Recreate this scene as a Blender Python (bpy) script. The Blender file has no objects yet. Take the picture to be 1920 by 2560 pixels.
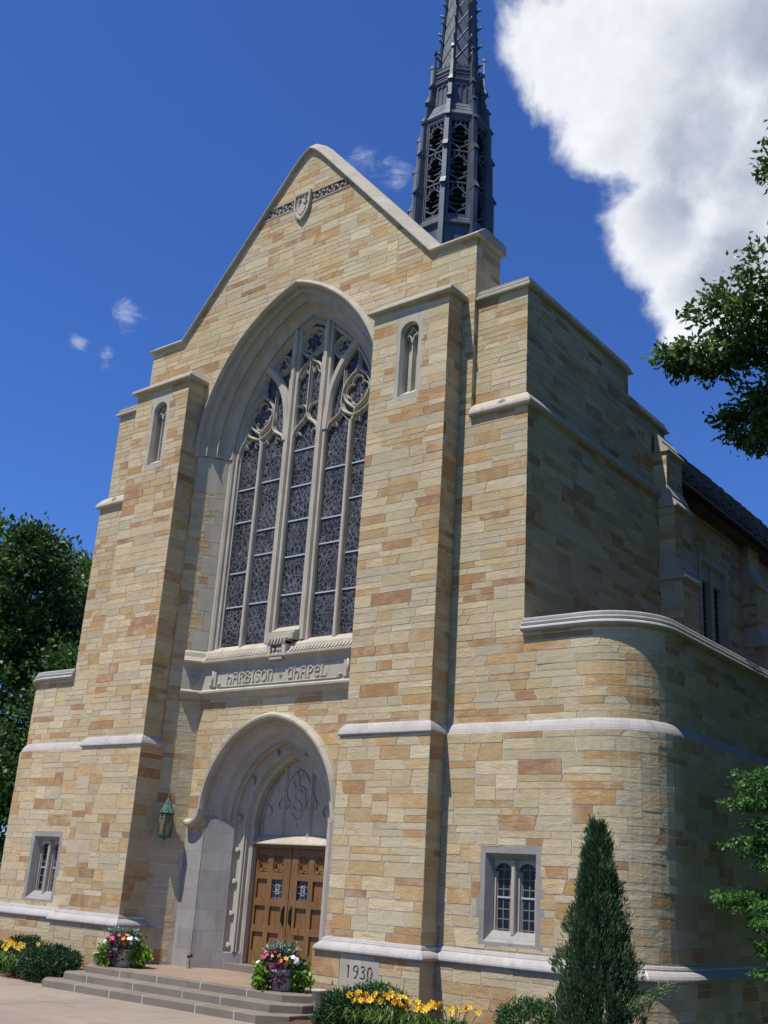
import bpy, bmesh, math, random
import numpy as np
from mathutils import Vector, Matrix

S = bpy.context.scene
COL = S.collection
rad = math.radians

# ------------------------------------------------------------------ camera
cam_d = bpy.data.cameras.new("camera")
cam = bpy.data.objects.new("camera", cam_d)
COL.objects.link(cam)
S.camera = cam
cam_d.sensor_fit = 'HORIZONTAL'
cam_d.sensor_width = 36.0
cam_d.lens = 2691.441 / 1920 * 36
cam_d.clip_start = 0.1
cam_d.clip_end = 4000
R_ = (0.79112281, 0.60869805, 0.06009473)
U_ = (0.15569252, -0.29541261, 0.94259813)
F_ = (-0.59151038, 0.73635458, 0.32847739)
cam.matrix_world = Matrix(((R_[0], U_[0], -F_[0], 17.536), (R_[1], U_[1], -F_[1], -17.66),
                           (R_[2], U_[2], -F_[2], 1.6), (0, 0, 0, 1)))

# ------------------------------------------------------------------ sun, sky, exposure
SUN = Vector((-0.30, -1.0, 2.2)).normalized()       # towards the sun
sd = bpy.data.lights.new("sun", 'SUN')
sd.energy = 5.0
sd.angle = rad(0.5)
sd.color = (1.0, 0.95, 0.86)
so = bpy.data.objects.new("sun", sd)
COL.objects.link(so)
so.rotation_euler = SUN.to_track_quat('Z', 'Y').to_euler()

S.view_settings.view_transform = 'Standard'
S.view_settings.look = 'None'
S.view_settings.exposure = 0.25
S.view_settings.gamma = 1.0

W = bpy.data.worlds.new("World")
S.world = W
W.use_nodes = True
wt = W.node_tree
wt.nodes.clear()


class NT:
    """small helper to wire shader nodes"""
    def __init__(self, tree):
        self.t = tree

    def n(self, typ, **kw):
        nd = self.t.nodes.new(typ)
        for k, v in kw.items():
            setattr(nd, k, v)
        return nd

    def link(self, a, b):
        self.t.links.new(a, b)

    def put(self, sock, v):
        if hasattr(v, 'links') or isinstance(v, bpy.types.NodeSocket):
            self.link(v, sock)
        else:
            sock.default_value = v

    def math(self, op, a, b=0.0, c=None, clamp=False):
        nd = self.n('ShaderNodeMath', operation=op, use_clamp=clamp)
        self.put(nd.inputs[0], a)
        self.put(nd.inputs[1], b)
        if c is not None:
            self.put(nd.inputs[2], c)
        return nd.outputs[0]

    def vmath(self, op, a, b=None, out=0):
        nd = self.n('ShaderNodeVectorMath', operation=op)
        self.put(nd.inputs[0], a)
        if b is not None:
            self.put(nd.inputs[1], b)
        return nd.outputs[out]

    def scale(self, v, s):
        return self.vmath('MULTIPLY', v, s)

    def noise(self, vec, scale, detail=4, rough=0.5, dist=0.0, out='Fac'):
        nd = self.n('ShaderNodeTexNoise')
        if vec is not None:
            self.link(vec, nd.inputs['Vector'])
        nd.inputs['Scale'].default_value = scale
        nd.inputs['Detail'].default_value = detail
        nd.inputs['Roughness'].default_value = rough
        nd.inputs['Distortion'].default_value = dist
        return nd.outputs[out]

    def maprange(self, v, a, b, c=0.0, d=1.0, smooth=False):
        nd = self.n('ShaderNodeMapRange')
        if smooth:
            nd.interpolation_type = 'SMOOTHSTEP'
        self.put(nd.inputs[0], v)
        for i, x in zip((1, 2, 3, 4), (a, b, c, d)):
            nd.inputs[i].default_value = x
        return nd.outputs[0]

    def ramp(self, fac, stops, interp='LINEAR'):
        nd = self.n('ShaderNodeValToRGB')
        nd.color_ramp.interpolation = interp
        e = nd.color_ramp.elements
        while len(e) < len(stops):
            e.new(0.5)
        for el, (p, c) in zip(e, stops):
            el.position = p
            el.color = (*c, 1)
        self.put(nd.inputs[0], fac)
        return nd.outputs[0]

    def mix(self, fac, a, b, mode='MIX'):
        nd = self.n('ShaderNodeMix', data_type='RGBA', blend_type=mode)
        self.put(nd.inputs[0], fac)
        for s, v in ((nd.inputs[6], a), (nd.inputs[7], b)):
            self.put(s, v if not isinstance(v, tuple) else (*v, 1))
        return nd.outputs[2]

    def bump(self, h, strength=0.3, dist=0.02):
        nd = self.n('ShaderNodeBump')
        nd.inputs['Strength'].default_value = strength
        nd.inputs['Distance'].default_value = dist
        self.link(h, nd.inputs['Height'])
        return nd.outputs[0]


def build_world():
    t = NT(wt)
    sky = t.n('ShaderNodeTexSky', sky_type='NISHITA')
    sky.sun_disc = False
    sky.sun_elevation = math.asin(SUN.z)
    sky.sun_rotation = math.atan2(SUN.x, SUN.y)
    sky.altitude = 400
    sky.air_density = 1.0
    sky.dust_density = 0.15
    sky.ozone_density = 3.0
    bg = t.n('ShaderNodeBackground')
    skyc = t.mix(1.0, sky.outputs[0], (0.60, 0.985, 1.76), 'MULTIPLY')
    t.link(skyc, bg.inputs[0])
    bg.inputs[1].default_value = 0.070
    d = t.n('ShaderNodeTexCoord').outputs['Generated']
    warp = t.noise(d, 7, 5, 0.6, out='Color')
    wv = t.vmath('SUBTRACT', warp, (0.5, 0.5, 0.5))
    dw = t.vmath('ADD', d, t.vmath('MULTIPLY', wv, (0.05, 0.05, 0.05)))

    def cover(blobs):
        m = None
        for (c, r) in blobs:
            dist = t.vmath('DISTANCE', dw, c, out=1)
            v = t.math('SUBTRACT', 1.0, t.math('DIVIDE', dist, r))
            m = v if m is None else t.math('SMOOTH_MAX', m, v, 0.25)
        return m
    # the big cumulus on the right, as directions on the sky
    big = cover([((-0.365, 0.635, 0.687), .045), ((-0.335, 0.655, 0.680), .07), ((-0.27, 0.69, 0.672), .105), ((-0.20, 0.705, 0.68), .12),
                 ((-0.225, 0.765, 0.60), .12), ((-0.338, 0.703, 0.626), .050), ((-0.322, 0.763, 0.561), .060), ((-0.288, 0.8066, 0.5146), .066), ((-0.318, 0.8204, 0.473), .034), ((-0.272, 0.742, 0.61), .095), ((-0.262, 0.802, 0.536), .075),
                 ((-0.292, 0.818, 0.495), .045), ((-0.10, 0.75, 0.65), .16), ((-0.14, 0.80, 0.58), .12)])
    fb = t.noise(dw, 11, 9, 0.6, 0.4)
    fb2 = t.noise(d, 45, 6, 0.6)
    dens = t.math('ADD', big, t.math('MULTIPLY', t.math('SUBTRACT', fb, 0.5), 1.05))
    dens = t.math('ADD', dens, t.math('MULTIPLY', t.math('SUBTRACT', fb2, 0.5), 0.26))
    a_big = t.maprange(dens, 0.02, 0.38, smooth=True)
    small = cover([((-0.5197, 0.6063, 0.6019), .022), ((-0.512, 0.62, 0.594), .017), ((-0.7235, 0.5129, 0.462), .020), ((-0.7423, 0.5196, 0.4231), .014),
                   ((-0.7568, 0.4926, 0.4296), .011), ((-0.351, 0.697, 0.625), .012)])
    ds = t.math('ADD', small, t.math('MULTIPLY', t.math('SUBTRACT', t.noise(t.vmath('MULTIPLY', d, (1.0, 1.0, 1.9)), 30, 8, 0.68, 0.9), 0.5), 3.0))
    a_small = t.math('MULTIPLY', t.maprange(ds, 0.1, 1.7, smooth=True), 0.62)
    alpha = t.math('MAXIMUM', a_big, a_small)
    # thick parts of the cloud seen from below are greyer
    thick = t.maprange(dens, 0.22, 0.75, smooth=True)
    und = cover([((-0.282, 0.757, 0.589), .085), ((-0.24, 0.745, 0.622), .10), ((-0.285, 0.80, 0.527), .055), ((-0.19, 0.74, 0.645), .10)])
    shade = t.math('MULTIPLY', t.maprange(und, -0.25, 0.75, smooth=True), t.maprange(t.noise(dw, 11, 6, 0.55), 0.28, 0.55, 0.45, 1.0), clamp=True)
    shade = t.math('MULTIPLY', shade, thick, clamp=True)
    fluff = t.maprange(t.noise(dw, 17, 8, 0.65), 0.38, 0.68, 0.0, 0.26)
    sh2 = t.math('ADD', t.math('MULTIPLY', shade, 0.80), fluff, clamp=True)
    cc = t.mix(sh2, (0.79, 0.81, 0.85), (0.31, 0.365, 0.47))
    bc = t.n('ShaderNodeBackground')
    t.link(cc, bc.inputs[0])
    bc.inputs[1].default_value = 1.0
    mx = t.n('ShaderNodeMixShader')
    t.link(alpha, mx.inputs[0])
    t.link(bg.outputs[0], mx.inputs[1])
    t.link(bc.outputs[0], mx.inputs[2])
    t.link(mx.outputs[0], t.n('ShaderNodeOutputWorld').inputs[0])


build_world()

# ------------------------------------------------------------------ materials
MATS = {}


def material(name, fn, rough=0.8, metallic=0.0, spec=0.5):
    m = bpy.data.materials.new(name)
    m.use_nodes = True
    t = NT(m.node_tree)
    b = m.node_tree.nodes['Principled BSDF']
    b.inputs['Roughness'].default_value = rough
    b.inputs['Metallic'].default_value = metallic
    b.inputs['Specular IOR Level'].default_value = spec
    fn(t, b)
    MATS[name] = m
    return m


def pos(t):
    return t.n('ShaderNodeNewGeometry').outputs['Position']


def attr(t):
    a = t.n('ShaderNodeAttribute')
    a.attribute_type = 'GEOMETRY'
    a.attribute_name = 'tone'
    sp = t.n('ShaderNodeSeparateXYZ')
    t.link(a.outputs['Vector'], sp.inputs[0])
    return sp.outputs


def m_stone(t, b):
    p = pos(t)
    a = attr(t)
    base = t.ramp(a[0], [(0.0, (0.470, 0.380, 0.226)), (0.14, (0.515, 0.420, 0.255)), (0.30, (0.445, 0.356, 0.214)), (0.44, (0.525, 0.442, 0.290)),
                         (0.56, (0.475, 0.392, 0.272)), (0.64, (0.490, 0.378, 0.212)), (0.72, (0.475, 0.342, 0.178)),
                         (0.81, (0.455, 0.295, 0.135)), (0.915, (0.405, 0.236, 0.102)), (1.0, (0.335, 0.188, 0.098))])
    off = t.n('ShaderNodeCombineXYZ')
    t.link(t.math('MULTIPLY', a[1], 37.0), off.inputs[0])
    t.link(t.math('MULTIPLY', a[2], 53.0), off.inputs[1])
    t.link(t.math('MULTIPLY', a[0], 71.0), off.inputs[2])
    q = t.vmath('ADD', t.vmath('MULTIPLY', p, (1.2, 1.2, 5.0)), off.outputs[0])
    streak = t.noise(q, 1.3, 5, 0.6, 0.8)
    blot = t.noise(t.vmath('ADD', p, off.outputs[0]), 2.4, 4, 0.55, 0.5)
    wgt = t.maprange(a[2], 0.2, 1.0)                      # some blocks are strongly banded, some plain
    c = t.mix(t.math('MULTIPLY', t.maprange(streak, 0.52, 0.66), t.math('MULTIPLY', wgt, 0.68)), base, (0.445, 0.280, 0.122))
    c = t.mix(t.math('MULTIPLY', t.maprange(blot, 0.47, 0.66), 0.55), c, (0.53, 0.44, 0.285))
    fq = t.vmath('ADD', t.vmath('MULTIPLY', p, (1.0, 1.0, 7.0)), off.outputs[0])
    crack = t.noise(fq, 2.6, 6, 0.68, 1.0)
    cm_ = t.math('MULTIPLY', t.maprange(crack, 0.645, 0.70, 0.0, 1.0), t.maprange(a[1], 0.45, 0.75))
    c = t.mix(t.math('MULTIPLY', cm_, 0.55), c, (0.17, 0.105, 0.055))
    grain = t.noise(p, 40, 4, 0.7)
    c = t.mix(1.0, c, t.ramp(grain, [(0.25, (0.84, 0.84, 0.84)), (0.75, (1.08, 1.08, 1.08))]), 'MULTIPLY')
    wx = t.noise(t.vmath('MULTIPLY', p, (0.35, 0.35, 0.16)), 1.0, 5, 0.6)
    c = t.mix(1.0, c, t.ramp(wx, [(0.3, (0.87, 0.86, 0.84)), (0.65, (1.05, 1.05, 1.05))]), 'MULTIPLY')
    br = t.maprange(a[1], 0, 1, 0.90, 1.12)
    c = t.vmath('MULTIPLY', c, _cmb(t, br))
    t.link(c, b.inputs['Base Color'])
    rock = t.noise(q, 2.6, 7, 0.66, 0.6)
    lump = t.noise(t.vmath('ADD', p, off.outputs[0]), 5.0, 6, 0.62)
    h = t.math('ADD', t.math('MULTIPLY', t.math('MULTIPLY', rock, t.maprange(a[1], 0, 1, 0.35, 1.0)), 1.0), t.math('MULTIPLY', lump, 1.0))
    h = t.math('SUBTRACT', h, t.math('MULTIPLY', cm_, 0.5))
    t.link(t.bump(h, 0.52, 0.03), b.inputs['Normal'])


def _cmb(t, v):
    n = t.n('ShaderNodeCombineXYZ')
    for i in range(3):
        t.put(n.inputs[i], v)
    return n.outputs[0]


material('sandstone', m_stone, 0.92, spec=0.2)


def m_mortar(t, b):
    n = t.noise(pos(t), 8, 4)
    t.link(t.ramp(n, [(0.3, (0.62, 0.59, 0.555)), (0.7, (0.75, 0.72, 0.685))]), b.inputs['Base Color'])


material('mortar', m_mortar, 0.95, spec=0.1)


def lime(cols, joints=None, bumpy=0.35):
    def f(t, b):
        p = pos(t)
        n = t.noise(p, 1.7, 6, 0.6, 0.4)
        n2 = t.noise(t.vmath('MULTIPLY', p, (3.0, 3.0, 0.7)), 3.2, 6, 0.65)
        g = t.noise(p, 60, 3, 0.6)
        c = t.ramp(n, [(0.28, cols[0]), (0.55, cols[1]), (0.8, cols[2])])
        c = t.mix(t.math('MULTIPLY', t.maprange(n2, 0.52, 0.78), 0.4), c, tuple(x * 0.72 for x in cols[0]))
        c = t.mix(1.0, c, t.ramp(g, [(0.3, (0.9, 0.9, 0.9)), (0.7, (1.06, 1.06, 1.06))]), 'MULTIPLY')
        soot = t.noise(t.vmath('MULTIPLY', p, (4.0, 4.0, 0.45)), 1.3, 6, 0.62)
        soot = t.math('MULTIPLY', t.maprange(soot, 0.54, 0.74), t.maprange(n, 0.35, 0.65))
        c = t.mix(t.math('MULTIPLY', soot, 0.62), c, (0.13, 0.115, 0.095))
        h = t.math('ADD', t.math('MULTIPLY', g, 0.25), n2)
        if joints:
            sp = t.n('ShaderNodeSeparateXYZ')
            t.link(p, sp.inputs[0])
            cm = t.n('ShaderNodeCombineXYZ')
            t.link(t.math('ADD', sp.outputs[0], t.math('MULTIPLY', sp.outputs[1], joints[2])), cm.inputs[0])
            t.link(sp.outputs[2], cm.inputs[1])
            bk = t.n('ShaderNodeTexBrick')
            t.link(cm.outputs[0], bk.inputs['Vector'])
            bk.inputs['Scale'].default_value = 1.0
            bk.inputs['Brick Width'].default_value = joints[0]
            bk.inputs['Row Height'].default_value = joints[1]
            bk.inputs['Mortar Size'].default_value = 0.006
            bk.inputs['Mortar Smooth'].default_value = 0.1
            bk.inputs['Color1'].default_value = (0.9, 0.9, 0.9, 1)
            bk.inputs['Color2'].default_value = (1.08, 1.08, 1.08, 1)
            bk.inputs['Mortar'].default_value = (0.80, 0.80, 0.80, 1)
            c = t.mix(1.0, c, bk.outputs['Color'], 'MULTIPLY')
        t.link(c, b.inputs['Base Color'])
        t.link(t.bump(h, bumpy, 0.012), b.inputs['Normal'])
    return f


material('limestone', lime([(0.345, 0.308, 0.245), (0.42, 0.378, 0.305), (0.48, 0.438, 0.36)]), 0.85, spec=0.2)
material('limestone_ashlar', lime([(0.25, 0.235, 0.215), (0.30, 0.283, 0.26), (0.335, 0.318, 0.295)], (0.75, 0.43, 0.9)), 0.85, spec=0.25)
material('weathering_stone', lime([(0.325, 0.302, 0.282), (0.385, 0.362, 0.342), (0.43, 0.407, 0.387)]), 0.8, spec=0.25)
material('carved_stone', lime([(0.30, 0.27, 0.23), (0.36, 0.33, 0.28), (0.42, 0.39, 0.34)], None, 0.8), 0.88, spec=0.2)


def m_metal(t, b):
    p = pos(t)
    n = t.noise(t.vmath('MULTIPLY', p, (1.5, 1.5, 0.4)), 2.5, 6, 0.6)
    t.link(t.ramp(n, [(0.3, (0.055, 0.066, 0.085)), (0.55, (0.085, 0.10, 0.125)), (0.8, (0.13, 0.15, 0.175))]), b.inputs['Base Color'])
    t.link(t.ramp(n, [(0.2, (0.42,) * 3), (0.8, (0.62,) * 3)]), b.inputs['Roughness'])
    t.link(t.bump(t.noise(p, 6, 4), 0.15, 0.02), b.inputs['Normal'])


material('spire_metal', m_metal, 0.5, 0.35)
material('louvre_metal', lambda t, b: b.inputs['Base Color'].__setattr__('default_value', (0.028, 0.03, 0.034, 1)), 0.6, 0.2)


def m_wood(t, b):
    p = pos(t)
    q = t.vmath('MULTIPLY', p, (14.0, 14.0, 1.1))
    n = t.noise(q, 1.6, 6, 0.6, 0.8)
    n2 = t.noise(p, 1.5, 3)
    c = t.ramp(n, [(0.25, (0.075, 0.036, 0.012)), (0.5, (0.16, 0.079, 0.026)), (0.75, (0.25, 0.132, 0.045))])
    c = t.mix(t.maprange(n2, 0.35, 0.75, 0, 0.35), c, (0.24, 0.14, 0.055))
    t.link(c, b.inputs['Base Color'])
    t.link(t.bump(n, 0.25, 0.004), b.inputs['Normal'])


material('oak', m_wood, 0.5, spec=0.4)


def leaded(scale, line, glass, w, grid=None):
    """leaded glass: dark panes held in a net of cames"""
    def f(t, b):
        p = pos(t)
        sp = t.n('ShaderNodeSeparateXYZ')
        t.link(p, sp.inputs[0])
        cm = t.n('ShaderNodeCombineXYZ')
        t.link(sp.outputs[0], cm.inputs[0])
        t.link(sp.outputs[2], cm.inputs[1])
        v = cm.outputs[0]
        if grid:
            bk = t.n('ShaderNodeTexBrick', offset=0.0)
            t.link(v, bk.inputs['Vector'])
            bk.inputs['Scale'].default_value = 1
            bk.inputs['Brick Width'].default_value = grid[0]
            bk.inputs['Row Height'].default_value = grid[1]
            bk.inputs['Mortar Size'].default_value = w
            bk.inputs['Mortar Smooth'].default_value = 0.05
            net = bk.outputs['Fac']
        else:
            def vor(vec, sc, ww):
                vn = t.n('ShaderNodeTexVoronoi', feature='DISTANCE_TO_EDGE')
                t.link(vec, vn.inputs['Vector'])
                vn.inputs['Scale'].default_value = sc
                return t.maprange(vn.outputs['Distance'], ww * 0.5, ww * 1.3, 1.0, 0.0)
            n1 = vor(v, scale, w)
            n2 = vor(t.vmath('MULTIPLY', v, (1.9, 0.8, 1.0)), scale * 0.9, w * 0.9)
            # a diaper of crossed cames in alternating panels
            r = t.vmath('MULTIPLY', v, (1.0, 0.62, 1.0))
            sx = t.n('ShaderNodeSeparateXYZ')
            t.link(r, sx.inputs[0])
            u1 = t.math('ABSOLUTE', t.math('SUBTRACT', t.math('FRACT', t.math('MULTIPLY', t.math('ADD', sx.outputs[0], sx.outputs[1]), 6.4)), 0.5))
            u2 = t.math('ABSOLUTE', t.math('SUBTRACT', t.math('FRACT', t.math('MULTIPLY', t.math('SUBTRACT', sx.outputs[0], sx.outputs[1]), 6.4)), 0.5))
            dia = t.maprange(t.math('MINIMUM', u1, u2), 0.03, 0.085, 1.0, 0.0)
            band = t.maprange(t.noise(t.vmath('MULTIPLY', v, (0.8, 1.0, 1.0)), 1.3, 1), 0.49, 0.53)
            net = t.math('MAXIMUM', n1, t.math('MAXIMUM', t.math('MULTIPLY', n2, 0.75), t.math('MULTIPLY', dia, band)))
        if not grid:
            net = t.math('MULTIPLY', net, t.maprange(t.noise(p, 1.1, 4, 0.6), 0.3, 0.65, 0.45, 1.0))
        gcol = t.ramp(t.noise(p, 9, 3, 0.6), [(0.3, glass[0]), (0.5, glass[1]), (0.62, glass[2]), (0.75, glass[0])])
        t.link(t.mix(net, gcol, line), b.inputs['Base Color'])
        t.link(t.maprange(net, 0, 1, 0.22, 0.6), b.inputs['Roughness'])
        t.link(t.bump(net, 0.5, 0.008), b.inputs['Normal'])
    return f


material('stained_glass', leaded(7.6, (0.150, 0.157, 0.170), [(0.006, 0.007, 0.009), (0.014, 0.015, 0.020), (0.036, 0.022, 0.020)], 0.046), 0.4, spec=0.22)
material('leaded_glass', leaded(0, (0.15, 0.16, 0.18), [(0.004, 0.005, 0.007), (0.009, 0.011, 0.014), (0.015, 0.015, 0.02)], 0.010, (0.135, 0.17)), 0.2, spec=0.3)
material('plain_glass', leaded(0, (0.20, 0.215, 0.25), [(0.006, 0.007, 0.014), (0.014, 0.016, 0.04), (0.008, 0.009, 0.012)], 0.006, (0.11, 0.135)), 0.2)
material('saddle_bar_metal', lambda t, b: b.inputs['Base Color'].__setattr__('default_value', (0.42, 0.46, 0.52, 1)), 0.5, 0.1)
material('black_iron', lambda t, b: b.inputs['Base Color'].__setattr__('default_value', (0.03, 0.024, 0.022, 1)), 0.45, 0.6)


def m_verdigris(t, b):
    n = t.noise(pos(t), 14, 5, 0.6)
    t.link(t.ramp(n, [(0.3, (0.03, 0.05, 0.042)), (0.55, (0.075, 0.15, 0.12)), (0.75, (0.15, 0.28, 0.235))]), b.inputs['Base Color'])


material('verdigris', m_verdigris, 0.6, 0.2)


def m_amber(t, b):
    n = t.noise(pos(t), 20, 4, 0.6)
    t.link(t.ramp(n, [(0.3, (0.10, 0.075, 0.03)), (0.7, (0.22, 0.17, 0.075))]), b.inputs['Base Color'])


material('amber_glass', m_amber, 0.3)


def m_conc(cols, rough=0.9, slabs=None):
    def f(t, b):
        p = pos(t)
        n = t.noise(p, 0.5, 6, 0.62, 0.3)
        g = t.noise(p, 38, 5, 0.7)
        c = t.ramp(n, [(0.3, cols[0]), (0.7, cols[1])])
        st = t.noise(p, 1.9, 7, 0.7, 0.8)
        c = t.mix(t.maprange(st, 0.52, 0.72, 0.0, 0.5), c, tuple(x * 0.62 for x in cols[0]))
        c = t.mix(1.0, c, t.ramp(g, [(0.25, (0.82, 0.82, 0.82)), (0.75, (1.1, 1.1, 1.1))]), 'MULTIPLY')
        t.link(c, b.inputs['Base Color'])
        t.link(t.bump(g, 0.25, 0.006), b.inputs['Normal'])
    return f


material('concrete', m_conc([(0.24, 0.195, 0.155), (0.315, 0.265, 0.215)]), 0.92, spec=0.2)
material('step_stone', m_conc([(0.165, 0.138, 0.112), (0.25, 0.212, 0.172)]), 0.9, spec=0.2)
material('landing_stone', m_conc([(0.215, 0.155, 0.112), (0.30, 0.225, 0.168)]), 0.9, spec=0.2)
material('pot_concrete', m_conc([(0.36, 0.34, 0.31), (0.48, 0.46, 0.42)]), 0.9, spec=0.2)
material('roof_slate', m_conc([(0.035, 0.03, 0.028), (0.11, 0.085, 0.07)]), 0.8, spec=0.2)


def m_ground(cols, sc):
    def f(t, b):
        p = pos(t)
        n = t.noise(p, sc, 8, 0.7)
        t.link(t.ramp(n, [(0.3, cols[0]), (0.7, cols[1])]), b.inputs['Base Color'])
        t.link(t.bump(n, 0.8, 0.05), b.inputs['Normal'])
    return f


material('turf', m_ground([(0.035, 0.06, 0.018), (0.075, 0.11, 0.03)], 6), 0.95, spec=0.1)
material('bark_mulch', m_ground([(0.06, 0.035, 0.022), (0.16, 0.10, 0.065)], 22), 0.95, spec=0.1)
material('bark', m_ground([(0.035, 0.028, 0.022), (0.10, 0.08, 0.062)], 12), 0.95, spec=0.1)


def foliage(name, stops, trans=0.25, rough=0.5):
    m = bpy.data.materials.new(name)
    m.use_nodes = True
    t = NT(m.node_tree)
    b = m.node_tree.nodes['Principled BSDF']
    a = attr(t)
    c = t.ramp(a[0], stops)
    t.link(c, b.inputs['Base Color'])
    b.inputs['Roughness'].default_value = rough
    b.inputs['Specular IOR Level'].default_value = 0.35
    if trans:
        tr = t.n('ShaderNodeBsdfTranslucent')
        t.link(t.mix(1.0, c, (1.2, 1.25, 0.7), 'MULTIPLY'), tr.inputs[0])
        mx = t.n('ShaderNodeMixShader')
        mx.inputs[0].default_value = trans
        t.link(b.outputs[0], mx.inputs[1])
        t.link(tr.outputs[0], mx.inputs[2])
        t.link(mx.outputs[0], m.node_tree.nodes['Material Output'].inputs[0])
    MATS[name] = m


foliage('dark_leaf', [(0, (0.018, 0.045, 0.012)), (0.6, (0.048, 0.108, 0.026)), (1, (0.10, 0.19, 0.045))], 0.25)
foliage('oak_leaf', [(0, (0.034, 0.066, 0.018)), (0.6, (0.068, 0.13, 0.032)), (1, (0.14, 0.21, 0.065))], 0.35, 0.38)
foliage('light_leaf', [(0, (0.04, 0.11, 0.025)), (0.6, (0.07, 0.17, 0.04)), (1, (0.11, 0.24, 0.06))], 0.3)
foliage('juniper_leaf', [(0, (0.035, 0.075, 0.028)), (0.6, (0.075, 0.135, 0.055)), (1, (0.15, 0.20, 0.085))], 0.1, 0.7)
foliage('boxwood_leaf', [(0, (0.022, 0.065, 0.02)), (0.6, (0.04, 0.11, 0.03)), (1, (0.07, 0.17, 0.045))], 0.15)
foliage('shrub_leaf', [(0, (0.02, 0.05, 0.022)), (0.6, (0.035, 0.085, 0.035)), (1, (0.06, 0.13, 0.045))], 0.15)
foliage('blade_leaf', [(0, (0.04, 0.09, 0.02)), (0.6, (0.08, 0.15, 0.03)), (1, (0.14, 0.21, 0.05))], 0.25)
foliage('lime_leaf', [(0, (0.09, 0.18, 0.015)), (0.6, (0.145, 0.27, 0.022)), (1, (0.22, 0.36, 0.045))], 0.3)
foliage('yellow_petal', [(0, (0.72, 0.43, 0.03)), (0.5, (0.82, 0.57, 0.05)), (1, (0.85, 0.66, 0.14))], 0.2)
foliage('orange_petal', [(0, (0.70, 0.20, 0.03)), (1, (0.80, 0.32, 0.06))], 0.2)
foliage('pink_petal', [(0, (0.55, 0.03, 0.14)), (0.5, (0.75, 0.06, 0.24)), (1, (0.85, 0.22, 0.38))], 0.2)
foliage('white_petal', [(0, (0.62, 0.60, 0.66)), (1, (0.82, 0.80, 0.82))], 0.2)
foliage('purple_leaf', [(0, (0.05, 0.018, 0.04)), (1, (0.11, 0.04, 0.085))], 0.15)
foliage('silver_leaf', [(0, (0.14, 0.19, 0.18)), (1, (0.26, 0.32, 0.30))], 0.15)


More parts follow.
